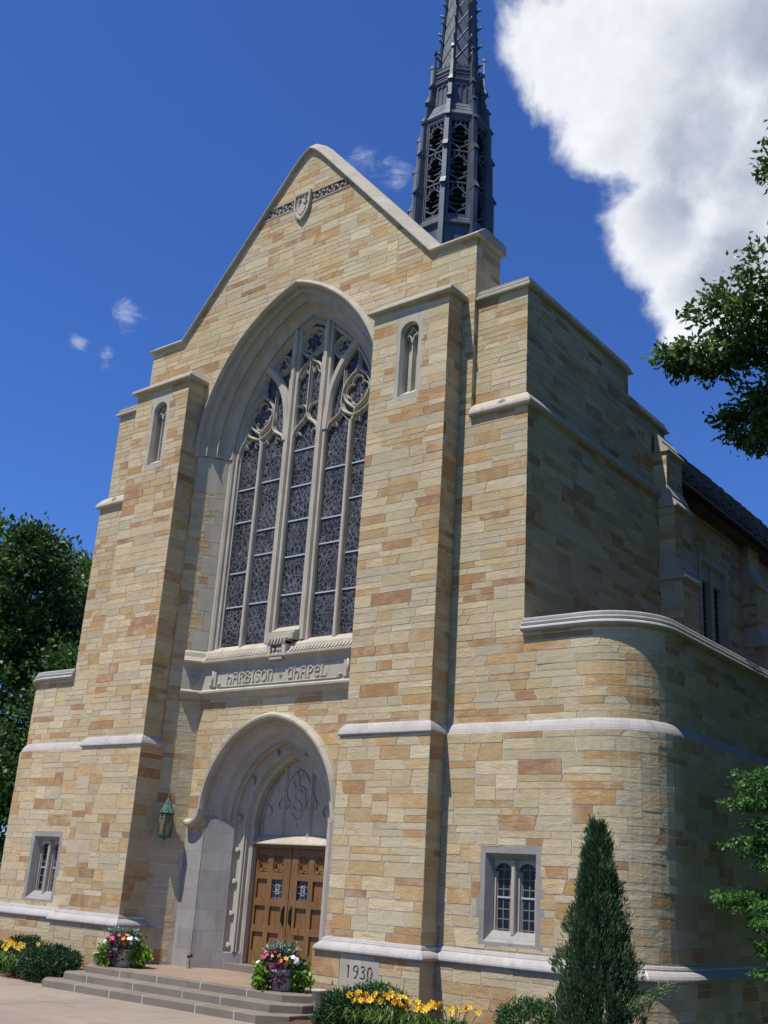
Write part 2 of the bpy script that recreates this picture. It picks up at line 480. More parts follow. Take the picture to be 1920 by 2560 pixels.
# ------------------------------------------------------------------ mesh building
class MB:
    def __init__(self, mirror=False):
        self.v, self.f, self.mi, self.tone = [], [], [], []
        self.mirror = mirror
        self.smooth = []

    def add(self, verts, faces, mi=0, tone=(0.5, 0.5, 0.5), smooth=False):
        o = len(self.v)
        if self.mirror:
            self.v.extend([(-p[0], p[1], p[2]) for p in verts])
            faces = [tuple(reversed(f)) for f in faces]
        else:
            self.v.extend([tuple(p) for p in verts])
        for f in faces:
            self.f.append(tuple(i + o for i in f))
            self.mi.append(mi)
            self.tone.append(tone)
            self.smooth.append(smooth)

    def box(self, x0, x1, y0, y1, z0, z1, mi=0, bev=0.0):
        v = [(x, y, z) for x in (x0, x1) for y in (y0, y1) for z in (z0, z1)]
        self.add(v, [(0, 1, 3, 2), (4, 6, 7, 5), (0, 4, 5, 1), (2, 3, 7, 6), (0, 2, 6, 4), (1, 5, 7, 3)], mi)

    def frustum(self, a, za, b_, zb, mi=0):
        """a, b_ = (x0,x1,y0,y1) rectangles at heights za < zb"""
        v = [(a[0], a[2], za), (a[1], a[2], za), (a[1], a[3], za), (a[0], a[3], za),
             (b_[0], b_[2], zb), (b_[1], b_[2], zb), (b_[1], b_[3], zb), (b_[0], b_[3], zb)]
        self.add(v, [(3, 2, 1, 0), (4, 5, 6, 7), (0, 1, 5, 4), (1, 2, 6, 5), (2, 3, 7, 6), (3, 0, 4, 7)], mi)

    def prism_y(self, poly, y0, y1, mi=0):
        """outline in x,z pushed along y"""
        n = len(poly)
        v = [(x, y0, z) for x, z in poly] + [(x, y1, z) for x, z in poly]
        f = [tuple(range(n)), tuple(reversed(range(n, 2 * n)))]
        f += [(i, i + n, (i + 1) % n + n, (i + 1) % n) for i in range(n)]
        self.add(v, f, mi)

    def loft(self, rings, closed=False, mi=0, smooth=False, caps=False):
        n = len(rings[0])
        v = [p for r in rings for p in r]
        f = []
        for k in range(len(rings) - 1):
            for i in range(n if closed else n - 1):
                j = (i + 1) % n
                f.append((k * n + i, k * n + j, (k + 1) * n + j, (k + 1) * n + i))
        if caps:
            f.append(tuple(range(n)))
            f.append(tuple(reversed(range((len(rings) - 1) * n, len(rings) * n))))
        self.add(v, f, mi, smooth=smooth)

    def tube(self, pts, radii, sides=8, mi=0, caps=True, smooth=True, tone=(.5, .5, .5)):
        pts = [Vector(p) for p in pts]
        if not hasattr(radii, '__len__'):
            radii = [radii] * len(pts)
        rings = []
        up = Vector((0.02, 0.03, 1)).normalized()
        prev = None
        for i, p in enumerate(pts):
            d = (pts[min(i + 1, len(pts) - 1)] - pts[max(i - 1, 0)]).normalized()
            if prev is None:
                a = d.cross(up)
                if a.length < 1e-3:
                    a = d.cross(Vector((1, 0, 0)))
            else:
                a = prev - d * prev.dot(d)
            a.normalize()
            prev = a
            b_ = d.cross(a)
            rings.append([p + (a * math.cos(w) + b_ * math.sin(w)) * radii[i] for w in [2 * math.pi * k / sides for k in range(sides)]])
        n = sides
        v = [q for r in rings for q in r]
        f = []
        for k in range(len(rings) - 1):
            for i in range(n):
                j = (i + 1) % n
                f.append((k * n + i, (k + 1) * n + i, (k + 1) * n + j, k * n + j))
        if caps:
            f.append(tuple(range(n)))
            f.append(tuple(reversed(range((len(rings) - 1) * n, len(rings) * n))))
        self.add(v, f, mi, tone, smooth)

    def lathe(self, prof, c, sides=24, mi=0, smooth=True):
        """prof = (r, z)"""
        rings = [[(c[0] + r * math.cos(2 * math.pi * k / sides), c[1] + r * math.sin(2 * math.pi * k / sides), c[2] + z)
                  for k in range(sides)] for r, z in prof]
        self.loft(rings, True, mi, smooth, caps=True)

    def sweep_plan(self, path, prof, mi=0, smooth=False):
        """path in plan (x,y) walked with the outside on its right; prof = closed outline of (out, z)"""
        rings = []
        n = len(path)
        nor = []
        for i in range(n - 1):
            dx, dy = path[i + 1][0] - path[i][0], path[i + 1][1] - path[i][1]
            l = math.hypot(dx, dy)
            nor.append((dy / l, -dx / l))
        for i in range(n):
            a, b_ = nor[max(i - 1, 0)], nor[min(i, n - 2)]
            k = 1 + a[0] * b_[0] + a[1] * b_[1]
            m = ((a[0] + b_[0]) / k, (a[1] + b_[1]) / k)
            rings.append([(path[i][0] + m[0] * o, path[i][1] + m[1] * o, z) for o, z in prof])
        self.loft(rings, True, mi, smooth, caps=True)

    def sweep_front(self, path, prof, mi=0, smooth=False, closed=False):
        """path in elevation (x,z); prof = closed outline of (n, y), n to the left of the walk"""
        n = len(path)
        nor = []
        m_ = n if closed else n - 1
        for i in range(m_):
            dx, dz = path[(i + 1) % n][0] - path[i][0], path[(i + 1) % n][1] - path[i][1]
            l = math.hypot(dx, dz) or 1e-9
            nor.append((-dz / l, dx / l))
        rings = []
        for i in range(n):
            if closed:
                a, b_ = nor[i - 1], nor[i]
            else:
                a, b_ = nor[max(i - 1, 0)], nor[min(i, n - 2)]
            k = max(1 + a[0] * b_[0] + a[1] * b_[1], 0.35)
            m = ((a[0] + b_[0]) / k, (a[1] + b_[1]) / k)
            rings.append([(path[i][0] + m[0] * o, y, path[i][1] + m[1] * o) for o, y in prof])
        if closed:
            rings.append(rings[0])
        self.loft(rings, True, mi, smooth, caps=not closed)

    def blocks(self, kind, path, prof, L, seed=0, mi=0, gap=0.007):
        """the sweep laid as separate stones with mortar joints between them"""
        rng = random.Random(seed)
        seg = [math.hypot(path[i + 1][0] - path[i][0], path[i + 1][1] - path[i][1]) for i in range(len(path) - 1)]
        acc = [0]
        for l in seg:
            acc.append(acc[-1] + l)
        tot = acc[-1]
        corners = [acc[i] for i in range(1, len(path) - 1) if seg[i - 1] > .25 and seg[i] > .25]

        def at(u):
            for i in range(len(seg)):
                if u <= acc[i + 1] + 1e-9:
                    f = (u - acc[i]) / seg[i]
                    return (path[i][0] + (path[i + 1][0] - path[i][0]) * f, path[i][1] + (path[i + 1][1] - path[i][1]) * f)
            return path[-1]
        cuts = [0.0]
        while cuts[-1] < tot - L * 1.5:
            c = cuts[-1] + L * rng.uniform(.8, 1.2)
            for k in corners:
                if abs(c - k) < .22:
                    c = k + .25
            cuts.append(c)
        cuts.append(tot)
        fn = self.sweep_plan if kind == 'plan' else self.sweep_front
        for a, b in zip(cuts[:-1], cuts[1:]):
            if b - a < .03:
                continue
            g = gap / 2
            sub = [at(a + (g if a > 0 else 0))] + [path[i] for i in range(1, len(path) - 1) if a + .02 < acc[i] < b - .02] + [at(b - (g if b < tot else 0))]
            fn(sub, prof, mi)
        cx = sum(p[0] for p in prof) / len(prof)
        cy = sum(p[1] for p in prof) / len(prof)
        wx = max(p[0] for p in prof) - min(p[0] for p in prof)
        wy = max(p[1] for p in prof) - min(p[1] for p in prof)
        k = 1 - 2 * .007 / min(wx, wy)
        kx, ky = 1 - .014 / wx, 1 - .014 / wy
        e = .012
        core = [at(e)] + list(path[1:-1]) + [at(tot - e)]
        fn(core, [(cx + (p[0] - cx) * min(k, kx), cy + (p[1] - cy) * min(k, ky)) for p in prof], mi + 1)

    def build(self, name, mats, parent=None, fix=True):
        me = bpy.data.meshes.new(name)
        me.from_pydata(self.v, [], self.f)
        for m in (mats if isinstance(mats, (list, tuple)) else [mats]):
            me.materials.append(MATS[m])
        me.polygons.foreach_set('material_index', self.mi)
        me.polygons.foreach_set('use_smooth', self.smooth)
        at = me.attributes.new('tone', 'FLOAT_VECTOR', 'FACE')
        at.data.foreach_set('vector', np.array(self.tone, dtype=np.float32).ravel())
        if fix:
            bm = bmesh.new()
            bm.from_mesh(me)
            bmesh.ops.recalc_face_normals(bm, faces=bm.faces)
            bm.to_mesh(me)
            bm.free()
        me.update()
        o = bpy.data.objects.new(name, me)
        COL.objects.link(o)
        if parent is not None:
            o.parent = parent
            o.matrix_parent_inverse = Matrix.Translation(-world_loc(parent))
        return o


def world_loc(o):
    v = Vector(o.location)
    return v if o.parent is None else world_loc(o.parent) + o.matrix_parent_inverse.translation + v - v + v


def thing(name, label, cat, loc=(0, 0, 0), group=None):
    o = bpy.data.objects.new(name, None)
    COL.objects.link(o)
    o.location = loc
    o['label'] = label
    o['category'] = cat
    if group:
        o['group'] = group
    return o


def tag(o, label=None, cat=None, group=None, kind=None):
    for k, v in (('label', label), ('category', cat), ('group', group), ('kind', kind)):
        if v:
            o[k] = v
    return o


# ------------------------------------------------------------------ random ashlar
UN = 0.066


def pack(u0, u1, z0, z1, rng):
    nu, nz = int(math.ceil((u1 - u0) / UN)), int(math.ceil((z1 - z0) / UN))
    occ = np.zeros((nz, nu), dtype=bool)
    top = [0] * nu
    out = []
    for j in range(nz):
        i = 0
        while i < nu:
            if occ[j, i]:
                i += 1
                continue
            run = 0
            while i + run < nu and not occ[j, i + run] and run < 22:
                run += 1
            fine = z0 + j * UN > 4.6
            h = rng.choice([2, 2, 2, 2, 3, 3, 3, 4] if fine else [2, 2, 2, 3, 3, 4, 4, 4, 5])
            w = rng.randint(5, 10) if h <= 2 else rng.randint(6, 16) if h == 3 else rng.randint(5, 14)
            if h == 2 and rng.random() < 0.6:
                w += rng.randint(2, 7)
            if w > run:
                w = run
            if run - w < 4:
                w = run if run <= 16 else run // 2
            # avoid leaving one-unit slots beside neighbours
            for nb in (i - 1, i + w):
                if 0 <= nb < nu and top[nb] > j:
                    d = (j + h) - top[nb]
                    if d == 1:
                        h -= 1
                    elif d == -1:
                        h += 1
            h = max(h, 2)
            h = min(h, nz - j)
            occ[j:j + h, i:i + w] = True
            for k in range(i, i + w):
                top[k] = j + h
            out.append([u0 + i * UN, z0 + j * UN, u0 + (i + w) * UN, z0 + (j + h) * UN])
            i += w
    return out


def clip_half(poly, a, b, keep_left=True):
    """keep the part of poly to the left of a->b"""
    def side(p):
        s = (b[0] - a[0]) * (p[1] - a[1]) - (b[1] - a[1]) * (p[0] - a[0])
        return s if keep_left else -s
    out = []
    n = len(poly)
    for i in range(n):
        p, q = poly[i], poly[(i + 1) % n]
        sp_, sq = side(p), side(q)
        if sp_ >= 0:
            out.append(p)
        if (sp_ > 0 and sq < 0) or (sp_ < 0 and sq > 0):
            t = sp_ / (sp_ - sq)
            out.append((p[0] + (q[0] - p[0]) * t, p[1] + (q[1] - p[1]) * t))
    # drop duplicates
    res = []
    for p in out:
        if not res or abs(p[0] - res[-1][0]) + abs(p[1] - res[-1][1]) > 1e-6:
            res.append(p)
    if len(res) > 1 and abs(res[0][0] - res[-1][0]) + abs(res[0][1] - res[-1][1]) < 1e-6:
        res.pop()
    return res


def area(p):
    return abs(sum(p[i][0] * p[(i + 1) % len(p)][1] - p[(i + 1) % len(p)][0] * p[i][1] for i in range(len(p)))) / 2 if len(p) > 2 else 0


def clip_in(poly, conv):
    for i in range(len(conv)):
        if len(poly) < 3:
            return []
        poly = clip_half(poly, conv[i], conv[(i + 1) % len(conv)])
    return poly if area(poly) > 1e-5 else []


def subtract(poly, conv):
    hit = clip_in(poly, conv)
    if not hit:
        return [poly]
    out = []
    rest = poly
    for i in range(len(conv)):
        a, b = conv[i], conv[(i + 1) % len(conv)]
        o = clip_half(rest, a, b, keep_left=False)
        if area(o) > 2e-5:
            out.append(o)
        rest = clip_half(rest, a, b)
        if len(rest) < 3:
            break
    return out


def rect(x0, z0, x1, z1):
    return [(x0, z0), (x1, z0), (x1, z1), (x0, z1)]


def masonry(mb, mapf, regions, holes=(), seed=0, breaks=(), back=0.006):
    """random ashlar stones standing proud of a mortar bed; mapf(u, z, out) -> point"""
    rng = random.Random(seed)
    allp = [p for r in regions for p in r]
    u0, u1 = min(p[0] for p in allp), max(p[0] for p in allp)
    z0, z1 = min(p[1] for p in allp), max(p[1] for p in allp)
    e = 1e-3
    um, zm = (u0 + u1) / 2, (z0 + z1) / 2
    p0 = Vector(mapf(um, zm, 0))
    nn = (Vector(mapf(um + e, zm, 0)) - p0).cross(Vector(mapf(um, zm + e, 0)) - p0)
    flip = nn.dot(Vector(mapf(um, zm, e)) - p0) < 0

    def strips(poly):
        if not breaks:
            return [poly]
        lo, hi = min(p[0] for p in poly), max(p[0] for p in poly)
        bs = [b for b in breaks if lo + 1e-4 < b < hi - 1e-4]
        out = []
        rest = poly
        for b in bs:
            out.append(clip_half(rest, (b, 0), (b, 1)))
            rest = clip_half(rest, (b, 0), (b, 1), keep_left=False)
        out.append(rest)
        return [s for s in out if len(s) > 2]

    def emit(poly, df, mi, tone, sides):
        for s in strips(poly):
            n = len(s)
            fr = [mapf(p[0], p[1], df(p[0], p[1])) for p in s]
            f = [tuple(range(n))]
            vs = list(fr)
            if sides:
                vs += [mapf(p[0], p[1], -back - 0.002) for p in s]
                for i in range(n):
                    j = (i + 1) % n
                    if any(abs(s[i][0] - b) < 1e-6 and abs(s[j][0] - b) < 1e-6 for b in breaks):
                        continue
                    f.append((j, i, i + n, j + n))
            if flip:
                f = [tuple(reversed(q)) for q in f]
            mb.add(vs, f, mi, tone)
    # mortar bed
    for r in regions:
        pcs = [r]
        for h in holes:
            pcs = [q for p in pcs for q in subtract(p, h)]
        for p in pcs:
            emit(p, lambda u, z: -back, 1, (0.5, 0.5, 0.5), False)
    st = pack(u0 - rng.random() * 0.3, u1 + 0.05, z0 - 0.03, z1 + 0.05, rng)
    g = 0.0068
    polys = []
    bykey = {}
    for k, (a, b, c, d) in enumerate(st):
        polys.append([[a + g, b + g], [c - g, b + g], [c - g, d - g], [a + g, d - g]])
        bykey[(round(a, 3), round(b, 3), round(d, 3))] = k
    for k, (a, b, c, d) in enumerate(st):
        m = bykey.get((round(c, 3), round(b, 3), round(d, 3)))
        if m is not None and rng.random() < 0.45:
            s = rng.uniform(-0.05, 0.05)
            polys[k][2][0] += s
            polys[k][1][0] -= s
            polys[m][3][0] += s
            polys[m][0][0] -= s
    for pl in polys:
        # slightly uneven bed joints
        for p in pl:
            p[1] += rng.uniform(-0.0035, 0.0035)
        uc, zc = sum(p[0] for p in pl) / 4, sum(p[1] for p in pl) / 4
        d0 = rng.uniform(0.001, 0.006)
        tu, tz = rng.gauss(0, 0.005), rng.gauss(0, 0.014)
        wd = (pl[1][0] - pl[0][0]) / 2

        def df(u, z, d0=d0, tu=tu, tz=tz, uc=uc, zc=zc):
            return max(0.0008, d0 + tu * (u - uc) + tz * (z - zc))
        tn = rng.random()
        tone = (tn, rng.random(), rng.random())
        for r in regions:
            q = clip_in([tuple(p) for p in pl], r)
            if not q:
                continue
            pcs = [q]
            for h in holes:
                pcs = [x for p in pcs for x in subtract(p, h)]
            for p in pcs:
                emit(p, df, 0, tone, True)


def plane_map(ox, oy, dx, dy, nx, ny):
    return lambda u, z, d: (ox + u * dx + d * nx, oy + u * dy + d * ny, z)


def front(y):
    return lambda u, z, d: (u, y - d, z)


def side_px(x):          # faces +x, u runs along y
    return lambda u, z, d: (x + d, u, z)


def side_mx(x):          # faces -x
    return lambda u, z, d: (x - d, u, z)


STONE = ['sandstone', 'mortar']


# pointed arches ------------------------------------------------------
def arch(s, h, z0, n=22):
    """arc points from the left springing over the apex to the right springing"""
    c = (h * h - s * s) / (2 * s)
    r = s + c
    tm = math.acos(max(-1, min(1, c / r)))
    L = [(c - r * math.cos(tm * k / n), z0 + r * math.sin(tm * k / n)) for k in range(n + 1)]
    return L + [(-x, z) for x, z in reversed(L[:-1])]


def arch_hole(s, h, z0, zb, n=14):
    a = arch(s, h, z0, n)
    return [(s, zb)] + list(reversed(a)) + [(-s, zb)]     # counter-clockwise


def z_at(s, h, z0, x):
    c = (h * h - s * s) / (2 * s)
    r = s + c
    return z0 + math.sqrt(max(0, r * r - (abs(x) + c) ** 2))


# ------------------------------------------------------------------ ground
def sheet(name, poly, z, m):
    mb = MB()
    mb.add([(x, y, z) for x, y in poly], [tuple(range(len(poly)))])
    return tag(mb.build(name, m), kind='structure')


sheet('lawn', [(-900, -900), (900, -900), (900, 900), (-900, 900)], -0.90, 'turf')


def build_pavement():
    mb = MB()
    # a slab of poured concrete with tooled joints
    xs = [-60, -40, -26, -18, -13, -9.2, -6.4, -3.6, -0.8, 2.0, 4.4]
    ys = [-40, -28, -20, -14.2, -10.8, -7.6, -4.9, -2.05]
    for i in range(len(xs) - 1):
        for j in range(len(ys) - 1):
            mb.box(xs[i] + .006, xs[i + 1] - .006, ys[j] + .006, ys[j + 1] - .006, -0.95, -0.80)
    mb.box(-3.3, 3.3, -2.056, -1.2, -0.95, -0.80)
    return tag(mb.build('pavement', 'concrete'), kind='structure')


build_pavement()


def bed(name, outline):
    """a raised mulch bed with a lumpy top"""
    rng = random.Random(4)
    mb = MB()
    x0, x1 = min(p[0] for p in outline), max(p[0] for p in outline)
    y0, y1 = min(p[1] for p in outline), max(p[1] for p in outline)
    nx, ny = int((x1 - x0) / 0.12), int((y1 - y0) / 0.12)
    v, f = [], []
    for j in range(ny + 1):
        for i in range(nx + 1):
            ed = min(i, nx - i, j, ny) / 3.0
            v.append((x0 + (x1 - x0) * i / nx, y0 + (y1 - y0) * j / ny, -0.84 + 0.14 * min(1, ed) + rng.uniform(-.018, .018)))
    for j in range(ny):
        for i in range(nx):
            a = j * (nx + 1) + i
            f.append((a, a + 1, a + nx + 2, a + nx + 1))
    mb.add(v, f, smooth=True)
    return tag(mb.build(name, 'bark_mulch'), kind='structure')


bed('flower_bed', [(-13, -2.0), (-3.45, 0.2)])
bed('flower_bed', [(3.4, -4.2), (14, 0.6)])


# ------------------------------------------------------------------ the chapel
CH = thing('chapel', 'tan sandstone church with a pointed gable, great window and dark metal spire', 'church', (0, 0, -0.85))
ZB = -0.95
# front gable wall -----------------------------------------------------
WS, WH, WZ = 3.1, 4.25, 12.15          # great arch in the gable face
IS_, IH, IZ = 2.4, 3.62, 12.12         # inner arch, at the glass
DS, DH, DZ = 2.0, 2.16, 2.96           # door arch in the door wall
TS, TH, TZ = 1.15, 1.60, 2.75          # door arch at the tympanum


def build_front():
    mb = MB()
    zk = 15.83
    gab = [[(-5.58, 11.3), (5.58, 11.3), (5.58, zk), (-5.58, zk)], [(-4.29, zk), (4.29, zk), (0, 20.73)], rect(-3.3, ZB, 3.3, 11.3)]
    masonry(mb, front(0.0), gab, [arch_hole(WS + .02, WH, WZ, ZB - .1), rect(.20, 18.85, 1.50, 19.13), rect(-1.60, 18.85, -.38, 19.13)], 11)
    # pier sides and the back of the gable wall
    for sgn in (1, -1):
        m2 = MB(mirror=sgn < 0)
        masonry(m2, side_px(5.58), [rect(0.0, 11.3, 1.0, zk)], [], 21 + sgn)
        o = len(mb.v)
        mb.v += m2.v
        mb.f += [tuple(i + o for i in f) for f in m2.f]
        mb.mi += m2.mi
        mb.tone += m2.tone
        mb.smooth += m2.smooth
    bk = [(-5.57, 11.3), (5.57, 11.3), (5.57, zk), (4.29, zk), (0, 20.7), (-4.29, zk), (-5.57, zk)]
    mb.add([(x, 1.0, z) for x, z in bk], [tuple(reversed(range(len(bk))))], 1)
    mb.build('gable_wall', STONE, CH, fix=False)
    # coping
    mb = MB()
    pr = [(0.0, 0.0), (0.0, -0.085), (0.022, -0.115), (0.042, -0.115), (0.065, -0.085), (0.235, 0.11), (0.25, 0.12), (0.262, 0.15), (0.285, 0.175), (0.285, 0.95), (0.26, 1.08), (0.0, 1.08), (0.0, 1.0)]
    apex = [(-0.42, 20.73 - 0.42 * 1.142), (-0.2, 20.73 - 0.24 * 1.142), (0, 20.73 - 0.13 * 1.142), (0.2, 20.73 - 0.24 * 1.142), (0.42, 20.73 - 0.42 * 1.142)]
    path = [(-5.69, zk), (-4.29, zk)] + apex + [(4.29, zk), (5.69, zk)]
    mb.blocks('front', path, pr, 1.25, 5)
    mb.build('gable_coping', ['limestone', 'mortar'], CH)
    return


build_front()


def splay_u(side):
    L = math.hypot(0.53, 0.65)
    ux, uy = -0.53 / L, 0.65 / L
    nx, ny = -0.65 / L, -0.53 / L
    return (lambda u, z, d: (side * (3.13 + u * ux + d * nx), u * uy + d * ny, z)), L


def build_splays():
    rng = random.Random(8)
    for side in (1, -1):
        mf, L = splay_u(side)
        # limestone quoins beside the window, long and short
        z = 6.95
        qs = []
        k = 0
        while z < 11.15:
            h = rng.choice([0.36, 0.5, 0.62])
            qs.append((L - (0.20 if k % 2 else 0.40), z, min(z + h, 11.15)))
            z += h
            k += 1
        z = ZB
        while z < 2.0:
            h = rng.choice([0.36, 0.5, 0.62])
            qs.append((L - (0.10 if k % 2 else 0.04), z, min(z + h, 2.0)))
            z += h
            k += 1
        qs.append((0.02, 11.15, 12.12))
        qs.append((0.30, 5.72, 6.95))
        holes = [rect(a, b, L, c) for a, b, c in qs]
        mb = MB()
        masonry(mb, mf, [rect(0, ZB, L, 12.12)], holes, 31 + side)
        bk = [mf(-.05, ZB, -.03), mf(L + .05, ZB, -.03), mf(L + .05, 12.2, -.03), mf(-.05, 12.2, -.03)]
        mb.add(bk, [(0, 1, 2, 3)], 1)
        mb.build('splayed_jamb', STONE, CH, fix=False)
        for a, b, c in qs:
            mq = MB()
            g = 0.004
            P = [mf(a + g, b + g, 0.004), mf(L, b + g, 0.004), mf(L, c - g, 0.004), mf(a + g, c - g, 0.004),
                 mf(a + g, b + g, -0.05), mf(L, b + g, -0.05), mf(L, c - g, -0.05), mf(a + g, c - g, -0.05)]
            mq.add(P, [(0, 1, 2, 3), (7, 6, 5, 4), (0, 4, 5, 1), (1, 5, 6, 2), (2, 6, 7, 3), (3, 7, 4, 0)])
            mq.build('quoin', 'limestone', CH)


build_splays()


# great window ---------------------------------------------------------
def ring(s, h, z0, y, n=26):
    return [(x, y, z) for x, z in arch(s, h, z0, n)]


def splay_ring(t, off, A, B, y0, y1, n=26, jamb=None):
    """ring between arch A and arch B at fraction t, lifted off the splay by off"""
    s, h, z0 = [A[i] + (B[i] - A[i]) * t for i in range(3)]
    y = y0 + (y1 - y0) * t
    ds, dy = B[0] - A[0], y1 - y0
    L = math.hypot(ds, dy)
    s2 = s - off * dy / L
    h2 = h - off * dy / L * h / s
    y2 = y - off * abs(ds) / L
    pts = ring(s2, h2, z0, y2, n)
    if jamb is not None:
        pts = [(-s2, y2, jamb)] + pts + [(s2, y2, jamb)]
    return pts


def roll(t0, t1, hgt, k=6):
    return [(t0 + (t1 - t0) * i / k, hgt * math.sin(math.pi * i / k)) for i in range(k + 1)]


def hollow(t0, t1, dep, k=6):
    return [(a, -b) for a, b in roll(t0, t1, dep, k)]


def build_window():
    root = CH
    # hood mould and moulded archivolt
    mb = MB()
    hood = arch(WS - .02, WH - .02, WZ - 0.05, 30)
    pr = [(0.0, 0.02), (0.0, -0.03), (0.04, -0.12), (0.07, -0.125), (0.155, -0.03), (0.165, 0.02)]
    mb.blocks('front', hood, pr, 1.1, 6)
    mb.build('hood_mould', ['limestone', 'mortar'], root)
    mb = MB()
    prof = [(0, 0.0)] + hollow(0.02, 0.16, 0.035) + roll(0.16, 0.24, 0.035) + hollow(0.24, 0.44, 0.06) + roll(0.44, 0.50, 0.04) + \
        roll(0.50, 0.54, 0.022) + hollow(0.56, 0.82, 0.055) + roll(0.82, 0.90, 0.045) + [(0.92, 0.0), (1.0, 0.0)]
    A, B = (WS, WH, WZ), (IS_, IH, IZ)
    mb.loft([splay_ring(t, o, A, B, 0.0, 0.78, 30) for t, o in prof], smooth=False)
    # inner order
    mb.loft([ring(IS_, IH, IZ, 0.78, 30), ring(IS_ - .08, IH - .09, IZ, 0.80, 30), ring(IS_ - .08, IH - .09, IZ, 0.90, 30)])
    mb.build('window_archivolt', 'limestone', root)
    # moulded jambs inside the stone splay
    for sgn in (1, -1):
        mb = MB(mirror=sgn < 0)
        prj = [(2.62, 0.64), (2.58, 0.665), (2.52, 0.675), (2.50, 0.70), (2.475, 0.66), (2.45, 0.655), (2.43, 0.68), (2.425, 0.72),
               (2.39, 0.735), (2.36, 0.72), (2.335, 0.735), (2.33, 0.78), (2.29, 0.80), (2.28, 0.92)]
        mb.loft([[(x, y, 6.9) for x, y in prj], [(x, y, 12.3) for x, y in prj]])
        mb.build('window_jamb', 'limestone', root)


build_window()

GW = MB()
YG = 0.845
hl = arch(IS_ + .02, IH + .03, IZ, 24)
lights = [(-2.31, -1.515), (-1.515, -0.555), (-0.555, 0.555), (0.555, 1.515), (1.515, 2.31)]
bars = [[11.24, 10.33, 8.95, 8.05], [11.33, 10.01, 9.35, 8.08], [12.0, 11.01, 10.09, 9.15, 8.18], [11.3, 9.99, 9.34, 8.11], [11.29, 10.38, 9.01, 8.11]]
full = [(-2.33, 7.0), (2.33, 7.0)] + list(reversed(hl))
gw_root = MB()


def bar_prof(w, yb, yf, nose=0.25):
    k = w * nose / 2
    return [(-w / 2, yb), (-w / 2, yb - 0.025), (-k * 1.6, yf + 0.03), (-k, yf), (k, yf), (k * 1.6, yf + 0.03), (w / 2, yb - 0.025), (w / 2, yb)]


def curve(pts, n=6):
    """Catmull-Rom through the points"""
    P = [pts[0]] + list(pts) + [pts[-1]]
    out = []
    for i in range(1, len(P) - 2):
        p0, p1, p2, p3 = P[i - 1], P[i], P[i + 1], P[i + 2]
        for k in range(n):
            t = k / n
            out.append(tuple(0.5 * (2 * p1[d] + (p2[d] - p0[d]) * t + (2 * p0[d] - 5 * p1[d] + 4 * p2[d] - p3[d]) * t * t +
                                    (3 * p1[d] - p0[d] - 3 * p2[d] + p3[d]) * t ** 3) for d in range(len(p1))))
    out.append(tuple(pts[-1]))
    return out


